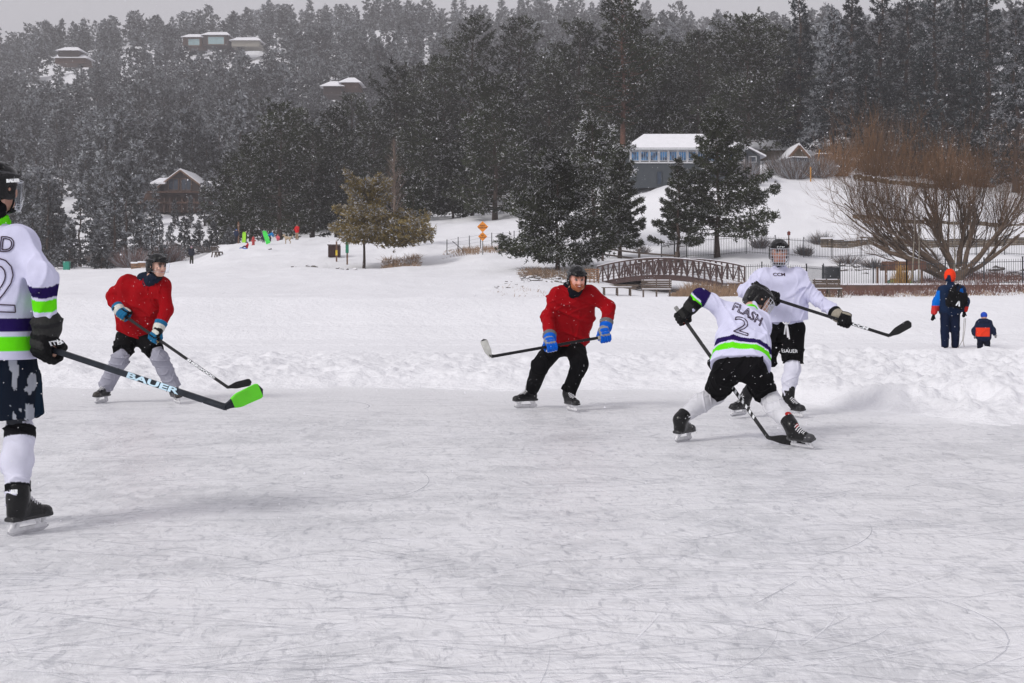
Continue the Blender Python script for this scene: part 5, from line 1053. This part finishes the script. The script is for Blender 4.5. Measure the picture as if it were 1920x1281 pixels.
# ---- player seen from behind, bending for the puck
sk, ja = feet(dict(A=(1281, 828, 0, (.58, .80), (.10, 0, 1), dict(tongue=(.35, .01, .01), acc=(.03, .03, .035))), B=(1506, 841, 0, (.50, -.86), (-.50, .1, 1), dict(tongue=(.35, .01, .01), acc=(.05, .05, .055)))))
j = J(hipA=(1363, 690, 11.95), hipB=(1412, 688, 11.85), knA=(1341, 739, 12.3), knB=(1438, 740, 12.05), shA=(1372, 588, 12.3), shB=(1424, 606, 12.28), neck=(1408, 580, 12.38), elA=(1313, 556, 12.32), elB=(1412, 640, 12.62)); j.update(ja)
st = (W(1268, 578, 12.42), W(1441, 822, 11.86)); hands(j, st, .10, .62, outA=(-.3, -1, .2), outB=(0, 1, 0))
STR = dict(body=[(.075, .145, LIME), (.165, .215, NAVY)], arm=[(.03, .10, LIME), (.115, .20, NAVY)])
def srcx(kn, an):
    def f(V, C): return C
    return f
b, jer, pt, org = player('player bending low with legs wide, back turned, white shirt with FLASH and 2', j, sk, dict(c=W(1423, 564, 12.47), f=(.78, .10, -.62), u=(.4, .3, .8), kind='cage', txt=None),
       dict(seed=3, jersey=WHITE, pants=(.005, .005, .006), sock=(.62, .62, .66), collar=LIME, collar_r=.080, plen=.88, prad=(.118, .108), sock_r=(.080, .084, .052), stripes=STR, glove=dict(base=BLK, fing=BLK, cuff=BLK, band=(.02, .02, .02), palm=(.25, .01, .01)), low=.0, ring=SK))
up = nrm(j['neck']-(j['hipA']+j['hipB'])/2); sd = nrm(j['shB']-j['shA'])
project('FLASH', .105, W(1404, 588, 12.1), (.83, 0, -.52), (.52, 0, .83), jer, M['ink'], org, outline=.0034, arc=-.5, sx=.92); project('2', .195, W(1388, 612, 12.1), (.93, 0, -.30), (.30, 0, .93), jer, M['ink'], org, outline=.0042, sx=1.45)
stick(st[0], st[1], W(1512, 830, 11.72), (.05, -.1, 1), 'black stick with white shaft marks reaching down between the bending player\'s legs', shaftmarks=(.55, .85, 9), buttc=(.3, .3, .3), shaftc=(.02, .02, .022))
# ---- caged player facing the camera
sk, ja = feet(dict(A=(1384, 780, .02, (-.65, -.7), (.35, 0, 1), {}), B=(1490, 783, 0, (.45, -.9), (-.15, 0, 1), {})))
j = J(hipA=(1452, 615, 14.45), hipB=(1487, 614, 14.4), knA=(1430, 690, 14.5), knB=(1486, 690, 14.3), shA=(1431, 519, 14.4), shB=(1493, 518, 14.4), neck=(1462, 500, 14.4), elA=(1396, 546, 14.42), elB=(1531, 560, 14.3)); j.update(ja)
st = (W(1424, 552, 14.1), W(1668, 630, 13.75)); hands(j, st, .14, .86, outA=(0, -1, .3), outB=(.2, -1, .3))
def shorts_rc(V, C): return C
b, jer, pt, org = player('tall player facing the camera in a plain white shirt and wire face cage', j, sk, dict(c=W(1461, 474, 14.36), f=(-.05, -1, -.08), kind='cage', txt='CCM'),
       dict(seed=4, jersey=WHITE, pants=(.005, .005, .006), sock=(.66, .66, .76), collar=WHITE, collar_r=.080, plen=.86, prad=(.118, .108), sock_r=(.074, .080, .052), glove=dict(base=BLK, fing=BLK, cuff=BLK, band=(.30, .27, .22), palm=(.02, .02, .02)), low=-.07, ring=BLK, skin=(.50, .24, .17)))
project('CCM', .044, W(1464, 515, 14.2), (1, 0, 0), (0, 0, 1), jer, M['ink'], org, bold=.001, sx=1.3); project('BAUER', .05, W(1491, 661, 14.0), (1, 0, 0), (0, 0, 1), pt, M['inkwhite'], org, bold=.0, sx=.9)
mb = MB(); 
for dx in (-3, 3, 6): a = W(1474, 604, 14.18); mb.tube([a, W(1474+dx*.5, 615, 14.16), W(1474+dx, 630+dx, 14.17)], .007, 5)
mb.tube([W(1468, 604, 14.18), W(1471, 607, 14.15), W(1478, 607, 14.15), W(1481, 604, 14.18)], .007, 5); mb.obj('drawstring', M['lace'], pt, org)
stick(st[0], st[1], W(1707, 606, 13.8), (-.3, 0, 1), 'black stick pointing right with white letters near the blade, held by the caged player', txt='CCM', tx=(.68, .88, 2.1), tsize=.034)
# ---- near player cut by the left edge, seen from behind
sk, ja = feet(dict(B=(52, 1000, 0, (.46, .89), (0, 0, 1), dict(txt='BAUER', acc=(.02, .02, .022))), A=(-70, 985, 0, (-.1, 1), (0, 0, 1), {})))
j = J(hipA=(-46, 660, 7.68), hipB=(16, 660, 7.68), knA=(-62, 815, 7.72), knB=(36, 812, 7.72), shA=(-66, 452, 7.72), shB=(36, 454, 7.62), neck=(-12, 402, 7.68), elA=(-112, 560, 7.75), elB=(80, 518, 7.50)); j.update(ja)
st = (W(-50, 607, 7.95), W(424, 764, 6.92)); hands(j, st, .10, .50, outA=(-.5, -.6, 0), outB=(.1, -1, 0))
j['hcB'] = st[0]+(st[1]-st[0])*((106+50)/(424+50)); j['wrB'] = j['hcB']+nrm(j['elB']-j['hcB'])*.095
def prc(V, C):
    C = C.copy(); n = fbm(V[:, 0]*34+3, V[:, 2]*11, 4, 7)+.18*(fbm(V[:, 0]*90, V[:, 2]*60, 2, 9)-.5); m_ = (V[:, 0] > W(22, 0, 7.6)[0]) & (V[:, 0] < W(60, 0, 7.6)[0]) & (n > .52) & (V[:, 1] < 7.68); C[m_] = (.33, .35, .40); n2 = V[:, 0] > W(60, 0, 7.6)[0]; C[n2] = (.004, .014, .03); return C
def socka(kn, an):
    d = nrm(an-kn)
    def f(V, C):
        C = C.copy(); t = (V-kn)@d; C[(t > -.035) & (t < .03)] = (.01, .01, .012); C[(t > np.linalg.norm(an-kn)-.07) & (t < np.linalg.norm(an-kn)-.03)] = (.01, .01, .012); return C
    return f
STR2 = dict(body=[(.045, .125, LIME), (.150, .220, NAVY)], arm=[(.125, .190, LIME), (.205, .265, NAVY)])
b, jer, pt, org = player('large player cut off by the left edge, back turned, green and navy bands', j, sk, dict(c=W(-2, 352, 7.66), f=(.45, .89, -.08), kind='shield', txt=None),
       dict(seed=6, jersey=WHITE, pants=(.006, .010, .020), sock=(.66, .66, .78), collar=LIME, collar_r=.090, plen=.80, prad=(.135, .135), sock_r=(.076, .082, .054), stripes=STR2, pants_rc=prc, sock_rc=socka, glove=dict(base=BLK, fing=BLK, cuff=(.02, .02, .022), band=(.03, .03, .03), big=1.18, clen=.035), low=.035, ring=BLK, gtxt=None, skin=(.5, .27, .2)))
project('ED', .115, W(1, 459, 7.5), (1, 0, -.05), (.05, 0, 1), jer, M['ink'], org, outline=.0028, sx=1.0); project('2', .41, W(-3, 541, 7.5), (1, 0, -.05), (.05, 0, 1), jer, M['ink'], org, outline=.0032, sx=.95)
gl_ = [c for c in b.children if c.name.startswith('glove')][-1]; project('ITECH', .034, W(97, 644, 7.4), (1, 0, .18), (-.18, 0, 1), gl_, M['inkwhite'], org, bold=.001, sx=1.15)
hm_ = [c for c in b.children if c.name.startswith('helmet')][0]; project('BAUER', .022, W(24, 339, 7.4), (1, 0, .05), (0, 0, 1), hm_, M['inkwhite'], org, bold=.002)
stick(st[0], st[1], W(490, 729, 7.0), (.35, 0, 1), 'long dark stick with pale blue lettering and bright green taped blade', txt='BAUER', tx=(.57, .91, 3.0), tsize=.041, tcol='inkblue', tapem=mat('green_tape', (.12, .68, .012), .6, var=.1, scale=14, c2=None), shaftc=(.018, .022, .03), tape_from=.2)
puck = onice(1522, 838); mb = MB(); mb.tube([puck+[.06, .15, .002], puck+[.06, .15, .026]], .038, 20)
# ---------------------------------------------------------------- strollers
def walker(label, j, head, cols, h=.009, foot_f=(0, 1), tall=1.0, hood=None, hat=None, name_top='jacket', rc=None, k=.05, grav=None):
    org = np.array([(j['ankA'][0]+j['ankB'][0])/2, (j['ankA'][1]+j['ankB'][1])/2, min(j['ankA'][2], j['ankB'][2])-.08*tall]); T = tall; A = frame(head['f']); c = head['c']; s = Sdf(h, .04*T)
    def lim(ss, inf, col, legs=True, arms=True, tor=True):
        if tor:
            hc = (j['hipA']+j['hipB'])/2; sc = (j['shA']+j['shB'])/2; up = nrm(sc-hc)
            for q in 'AB': ss.cone(j['hip'+q], j['sh'+q]*.85+sc*.15-up*.04*T, (.10+inf)*T, (.095+inf)*T, col, k*T)
            ss.cone(hc, sc, (.11+inf)*T, (.10+inf)*T, col, k*T); ss.cone(j['shA'], j['shB'], (.06+inf)*T, (.06+inf)*T, col, k*T)
        for q in 'AB':
            if arms: ss.cone(j['sh'+q], j['el'+q], (.050+inf)*T, (.042+inf)*T, col, k*T); ss.cone(j['el'+q], j['ha'+q]+(j['el'+q]-j['ha'+q])*.32, (.042+inf)*T, (.032+inf*.8)*T, col, .02)
            if legs: ss.cone(j['hip'+q], j['kn'+q], (.085+inf)*T, (.060+inf)*T, col, k*T); ss.cone(j['kn'+q], j['ank'+q], (.060+inf)*T, (.045+inf)*T, col, .02)
    lim(s, 0, SK); s.cone((j['shA']+j['shB'])/2, c-A[2]*.05*T, .055*T, .05*T, SK)
    if h < .02 and T > .8: head_prims(s, c, A)
    else: s.ell(c, np.array([.078, .098, .115])*T, A, SK); s.ell(c+A[1]*.1*T-A[2]*.01*T, np.array([.014, .018, .02])*T, A, SK, .01)
    for q in 'AB':
        d = nrm(j['ha'+q]-j['el'+q]); s.cone(j['el'+q], j['ha'+q], .035*T, .028*T, cols.get('glove', BLK), .01); sx_ = np.cross(d, (0, 1, 0)); sx_ = nrm(sx_)
        for i, o in enumerate((-.024, -.008, .008, .024)): s.cone(j['ha'+q]+sx_*o*T, j['ha'+q]+(sx_*o*1.1+d*(.07, .085, .082, .066)[i]+np.array([0, .02, 0]))*T, .011*T, .009*T, cols.get('glove', BLK), .003)
        s.cone(j['ha'+q]-d*.01+sx_*.02*T, j['ha'+q]+(sx_*.05+d*.035)*T, .013*T, .010*T, cols.get('glove', BLK), .006)
        f3 = np.array([foot_f[0], foot_f[1], 0.]); s.cone(j['ank'+q]-[0, 0, .03*T], j['ank'+q]+f3*.13*T-[0, 0, .04*T], .045*T, .036*T, cols.get('boot', (.04, .03, .03)), .02)
    V, Q, C = s.build(); b = tag(mk('person', V, Q, M['cloth'], None, org, col=C, smooth=True), label, 'person')
    s = Sdf(h, .04*T); lim(s, .030, cols['trousers'], arms=False, tor=False); s.cone(j['hipA'], j['hipB'], .115*T, .115*T, cols['trousers']); V, Q, C = s.build(fold=folds(31, .018*T, 18)); mk('trousers', V, Q, M['cloth'], b, org, col=C, smooth=True)
    s = Sdf(h, .04*T); lim(s, .040, cols['jacket'], legs=False); s.cone((j['shA']+j['shB'])/2, c-A[2]*.10*T, .085*T, .072*T, cols['jacket'], .02); V, Q, C = s.build(fold=folds(33, .018*T, 20), recolor=rc); jk = mk(name_top, V, Q, M['cloth'], b, org, col=C, smooth=True)
    if hood is not None:
        s = Sdf(h, .02*T); s.ell(c+A[2]*.015*T-A[1]*.01, np.array([.115, .125, .15])*T, A, hood); s.ell(c+A[1]*.16*T, np.array([.085, .09, .12])*T, A, hood, .01, sub=True); V, Q, C = s.build(fold=folds(40, .010, 40, stretch=(.2, .2, 1)), recolor=cols.get('hood_rc')); mk('hood', V, Q, M['cloth'], b, org, col=C, smooth=True)
    if hat is not None:
        s = Sdf(h, .02*T); s.ell(c+A[2]*.035*T, np.array([.095, .11, .10])*T, A, hat); s.ell(c+A[1]*.12*T-A[2]*.06*T, np.array([.08, .07, .08])*T, A, hat, .01, sub=True); V, Q, C = s.build(); mk('hat', V, Q, M['cloth'], b, org, col=C, smooth=True)
    return b, jk, org
YW = 28.8; s_ = FPX/YW
j = J(hipA=(1773, 580, YW), hipB=(1790, 580, YW), knA=(1772, 618, YW), knB=(1791, 618, YW), ankA=(1772, 646, YW), ankB=(1791, 646, YW+.1), shA=(1769, 545, YW), shB=(1800, 545, YW), elA=(1756, 566, YW), elB=(1811, 566, YW), haA=(1750, 594, YW-.05), haB=(1808, 588, YW-.1))
ORG = (.80, .05, .015); DN = (.008, .020, .055); RB = (.0, .13, .55)
def wrc(V, C):
    C = C.copy(); a = j_w['elA']; m_ = (V[:, 0] < W(1760, 0, YW)[0]) & (V[:, 2] < W(0, 545, YW)[2]); C[m_] = RB; C[(V[:, 0] < W(1760, 0, YW)[0]) & (V[:, 2] < W(0, 573, YW)[2])] = (.5, .03, .03)
    C[(V[:, 0] > W(1796, 0, YW)[0]) & (V[:, 0] < W(1802, 0, YW)[0]) & (V[:, 2] < W(0, 541, YW)[2]) & (V[:, 2] > W(0, 556, YW)[2]) & (V[:, 1] < YW)] = RB; C[(V[:, 0] > W(1805, 0, YW)[0]) & (V[:, 2] < W(0, 575, YW)[2])] = (.6, .03, .02); return C
def hrc(V, C):
    C = C.copy(); m_ = (np.abs(V[:, 0]-W(1777, 0, YW)[0]) < .028+.25*np.maximum(0, W(0, 518, YW)[2]-V[:, 2])) & (V[:, 2] < W(0, 516, YW)[2]); C[m_] = DN; return C
j_w = j; walker('adult walking away in a navy and blue jacket with a bright orange hood', j, dict(c=W(1781, 519, YW+.03), f=(.05, 1, -.1)), dict(jacket=DN, trousers=(.006, .012, .035), glove=BLK, hood_rc=hrc), hood=ORG, rc=wrc)
s = Sdf(.009, .05); c0 = W(1794, 562, YW-.28); s.box(c0, (.19, .11, .17), frame((.0, 1, 0), (.25, 0, 1)), .07, BLK); s.ell(c0+[.05, -.08, -.05], (.13, .07, .11), None, BLK); s.cone(c0+[-.10, .02, .15], c0+[.0, .10, .24], .03, .03, BLK)
V, Q, C = s.build(fold=folds(50, .03, 22)); g0 = c0.copy(); bpk = tag(empty('backpack', g0), 'black slouching backpack on the back of the orange-hooded adult', 'backpack'); mk('bag', V, Q, M['cloth'], bpk, g0, col=C, smooth=True); mb = MB()
mb.tube([W(1784, 545, YW-.2), W(1790, 536, YW-.16), W(1797, 533, YW-.05), W(1798, 538, YW+.12)], .018, 6); mb.tube([W(1797, 548, YW-.24), W(1801, 538, YW-.18), W(1801, 534, YW-.04)], .016, 6); mb.obj('strap', M['black'], bpk, g0)
letter('/\\', .12, c0+[-.02, -.163, -.08], (1, 0, -.3), (.3, 0, 1), M['inkwhite'], bpk, g0, bold=.01)
g = W(1808, 597, YW-.12); mb = MB(); mb.tube([g, W(1806, 625, YW-.1), W(1805, 638, YW-.1), W(1797, 652, YW-.2)], .007, 4); mb.tube([g+[.03, 0, 0], W(1809, 620, YW-.1), W(1806, 640, YW-.1), W(1808, 650, YW)], .007, 4); tag(mb.obj('rope', mat('rope', (.4, .38, .36), .9), None, g), 'thin pale sled rope hanging from the right glove of the orange-hooded adult', 'rope')
YC = 28.4
j = J(hipA=(1839, 632, YC), hipB=(1850, 632, YC), knA=(1838, 644, YC), knB=(1851, 644, YC), ankA=(1838, 654, YC), ankB=(1851, 654, YC), shA=(1837, 606, YC), shB=(1853, 606, YC), elA=(1827, 620, YC), elB=(1862, 619, YC), haA=(1828, 630, YC), haB=(1866, 629, YC-.04))
def crc(V, C):
    C = C.copy(); x = V[:, 0]; z = V[:, 2]; m_ = (x > W(1828, 0, YC)[0]) & (x < W(1853, 0, YC)[0]) & (z < W(0, 614, YC)[2]) & (z > W(0, 631, YC)[2]); C[m_] = (.75, .05, .02); return C
b, jk, org = walker('small child in a blue hat and navy jacket with an orange back panel', j, dict(c=W(1845, 593.5, YC), f=(0, 1, 0)), dict(jacket=(.012, .018, .045), trousers=(.008, .010, .02), glove=(.22, .22, .23)), tall=.68, hat=(.02, .07, .45), rc=crc, h=.008)
s = Sdf(.008, .03); s.cone(W(1838, 602, YC-.06), W(1850, 602, YC-.06), .05, .05, (.012, .018, .045)); V, Q, C = s.build(); mk('hood', V, Q, M['cloth'], b, org, col=C, smooth=True)
# ---------------------------------------------------------------- people on the sledding hill
def small(px, py, Y, hpx, label, jacket, trousers, f=(0, -1), pose='stand', hat=None, hood=None, arms=0):
    s_ = FPX/Y; H = hpx/s_; T = H/1.75; g = W(px, py, Y); g[2] = max(g[2], ground(g[0], g[1])-.05); f = nrm(np.array([f[0], f[1], 0.])); r = np.array([f[1], -f[0], 0.]); Pt = lambda x, y, z: g+r*x*T+f*y*T+np.array([0, 0, z*T]); j = {}
    if pose == 'stand':
        for q, x in (('A', -1), ('B', 1)): j['hip'+q] = Pt(.09*x, 0, .90); j['kn'+q] = Pt(.10*x, .03, .48); j['ank'+q] = Pt(.11*x, 0, .08); j['sh'+q] = Pt(.17*x, 0, 1.42); j['el'+q] = Pt(.26*x, -.02+arms*.1, 1.13); j['ha'+q] = Pt(.24*x, .12+arms*.2, .92+arms*.3)
        c = Pt(0, .02, 1.64)
    elif pose == 'bend':
        for q, x in (('A', -1), ('B', 1)): j['hip'+q] = Pt(.09*x, -.1, .85); j['kn'+q] = Pt(.10*x, .08, .46); j['ank'+q] = Pt(.11*x, 0, .08); j['sh'+q] = Pt(.17*x, .35, 1.10); j['el'+q] = Pt(.22*x, .42, .82); j['ha'+q] = Pt(.18*x, .52, .62)
        c = Pt(0, .52, 1.20)
    else:
        for q, x in (('A', -1), ('B', 1)): j['hip'+q] = Pt(.09*x, 0, .22); j['kn'+q] = Pt(.13*x, .40, .42); j['ank'+q] = Pt(.12*x, .72, .16); j['sh'+q] = Pt(.17*x, -.12, .72); j['el'+q] = Pt(.26*x, .08, .50); j['ha'+q] = Pt(.20*x, .30, .40)
        c = Pt(0, -.06, .94)
    return walker(label, j, dict(c=c, f=f), dict(jacket=jacket, trousers=trousers, glove=BLK), h=.025*max(T, .6), foot_f=f[:2], tall=T, hat=hat, hood=hood)
small(359, 495, 139, 33, 'lone walker in dark clothes and a pale hat climbing the snow slope', (.015, .018, .03), (.03, .03, .025), (0, 1), hat=(.35, .25, .32))
small(443, 455, 158, 25, 'figure in a blue hat at the far left of the hilltop group', (.02, .03, .07), (.02, .02, .03), (.3, -1), hat=(.02, .12, .5))
small(461.5, 456, 157, 22, 'hilltop figure in a pale hat standing beside an upright yellow-green sled', (.02, .02, .025), (.02, .02, .025), (-1, -.3), hat=(.5, .45, .35))
small(494, 455, 156, 22, 'hilltop child in purple and a pale hat carrying a green sled', (.10, .02, .12), (.03, .03, .05), (.6, -1), hat=(.6, .6, .6))
small(506, 453, 155, 24, 'bending figure in a bright blue jacket right of the green sled', (.01, .22, .6), (.03, .03, .06), (1, -.2), pose='bend', hat=(.03, .03, .05))
small(521, 452, 154, 20, 'little child in pink sitting on the snow of the hilltop', (.75, .15, .2), (.5, .1, .15), (.3, -1), pose='sit', hat=(.7, .12, .18))
small(557, 450, 153, 29, 'hilltop adult in a bright red jacket and tan trousers', (.55, .012, .015), (.28, .2, .13), (-.5, -1), arms=1, hat=(.12, .07, .05))
small(463, 467, 150, 22, 'child in red sliding down the slope on a blue sled', (.5, .02, .03), (.02, .03, .1), (-1, -.4), pose='sit', hat=(.05, .03, .12))
def sled(p, L, w_, c, lab, A):
    mb = MB(); mb.box(p, (w_, .05, L), A); mb.box(p+A[0]*w_/2, (.03, .10, L*.95), A); mb.box(p-A[0]*w_/2, (.03, .10, L*.95), A); t = p+A[2]*L/2; mb.bar(t, t+A[2]*.1-A[1]*.1, w_*.9, .04)
    tag(mb.obj('sled', mat('sled_plastic', c, .45), None, p), lab, 'sled')
sled(W(457.5, 446, 156.5), 1.05, .36, (.35, .75, .02), 'narrow yellow-green sled standing upright on the hilltop', np.array([[1, 0, 0], [0, 1, 0], [.05, 0, 1.]]))
sled(W(499.5, 446, 154.5), 1.35, .45, (.05, .75, .08), 'bright green sled tilted upright in the hilltop group', np.array([nrm([1, 0, .35]), [0, 1, 0], nrm([-.35, 0, 1.])]))
sp = G(461, 150)+[0, 0, .12]; sled(sp, 1.1, .45, (.01, .12, .6), 'blue sled under the child in red sliding down', np.array([[0, 1, 0], nrm([.2, 0, 1.]), nrm([-1, 0, .2])]))
# cream dog
def dog(px, Y):
    g = G(px, Y); s = Sdf(.022, .06); c = (.45, .36, .25); P = lambda x, z, y=0: g+[x, y, z]
    s.ell(P(-.12, .62), (.19, .16, .19), None, c); s.cone(P(-.05, .62), P(.28, .62), .17, .13, c); s.cone(P(-.22, .66), P(-.32, .88), .10, .085, c); s.ell(P(-.36, .93), (.12, .10, .10), None, c); s.cone(P(-.42, .90), P(-.53, .86), .055, .04, c)
    for y in (-.07, .07): s.cone(P(-.30, 1.02, y), P(-.27, .93, y*1.5), .035, .03, (.36, .27, .18), .02)
    for y in (-.09, .09):
        s.cone(P(-.20, .52, y), P(-.20, .28, y), .065, .042, c, .03); s.cone(P(-.20, .28, y), P(-.19, .05, y), .04, .036, c, .02); s.cone(P(-.19, .04, y), P(-.24, .03, y), .04, .035, c, .01)
        s.cone(P(.30, .56, y), P(.20, .34, y), .095, .05, c, .03); s.cone(P(.20, .34, y), P(.34, .22, y), .045, .034, c, .01); s.cone(P(.34, .22, y), P(.30, .05, y), .034, .034, c, .01); s.cone(P(.30, .04, y), P(.25, .03, y), .04, .034, c, .01)
    s.cone(P(.40, .68), P(.56, .86), .05, .04, c, .02); s.cone(P(.56, .86), P(.52, 1.0), .045, .03, c, .02)
    V, Q, C = s.build(); tag(mk('dog', V, Q, M['cloth'], None, g, col=C, smooth=True), 'cream long-haired dog standing beside the red-jacketed adult on the hilltop', 'dog')
dog(539, 154)
# ---------------------------------------------------------------- falling snow
rg = np.random.RandomState(5); N = 16000; Y = (4.0**3+(70.**3-4.**3)*rg.rand(N)**1.0)**(1/3); near_ = rg.rand(N) < .62; Y = np.where(near_, 4+12*np.sqrt(rg.rand(N)), Y)
px = rg.uniform(-60, 1980, N); py = rg.uniform(-60, 1000, N); P = np.stack([(px-960)/FPX*Y, Y, CAMH-(py-HOR)/FPX*Y], 1); P = P[P[:, 2] > .15]; N = len(P); r_ = (.0011+.0022*rg.rand(N)**2)*np.where(P[:, 1] > 16, 1.1+P[:, 1]/60, 1)
O = np.array([(1, 0, 0), (-1, 0, 0), (0, 1, 0), (0, -1, 0), (0, 0, 1), (0, 0, -1)], float); TF = np.array([(0, 2, 4), (2, 1, 4), (1, 3, 4), (3, 0, 4), (2, 0, 5), (1, 2, 5), (3, 1, 5), (0, 3, 5)])
V = (P[:, None]+O[None]*r_[:, None, None]*rg.uniform(.7, 1.3, (N, 6, 1))).reshape(-1, 3); T = (np.arange(N)[:, None, None]*6+TF[None]).reshape(-1, 3)
tag(mk('snowflakes', V, T, mat('snowflake', (.85, .85, .9), .9)), 'scattered snowflakes falling through the air', 'snowflakes', kind='stuff')

# ---------------------------------------------------------------- haze
hb = MB(); hb.box((0, 790, 93), (3500, 1780, 190)); hm = bpy.data.materials.new('haze_air'); hm.use_nodes = True; t = hm.node_tree
t.nodes.remove(t.nodes['Principled BSDF']); pv = t.nodes.new('ShaderNodeVolumePrincipled'); pv.inputs['Color'].default_value = (.93, .91, .95, 1); pv.inputs['Density'].default_value = .0006
t.links.new(pv.outputs[0], t.nodes['Material Output'].inputs['Volume'])
tag(hb.obj('haze', hm), 'thin pale snowy haze filling the valley air', 'haze', kind='stuff')
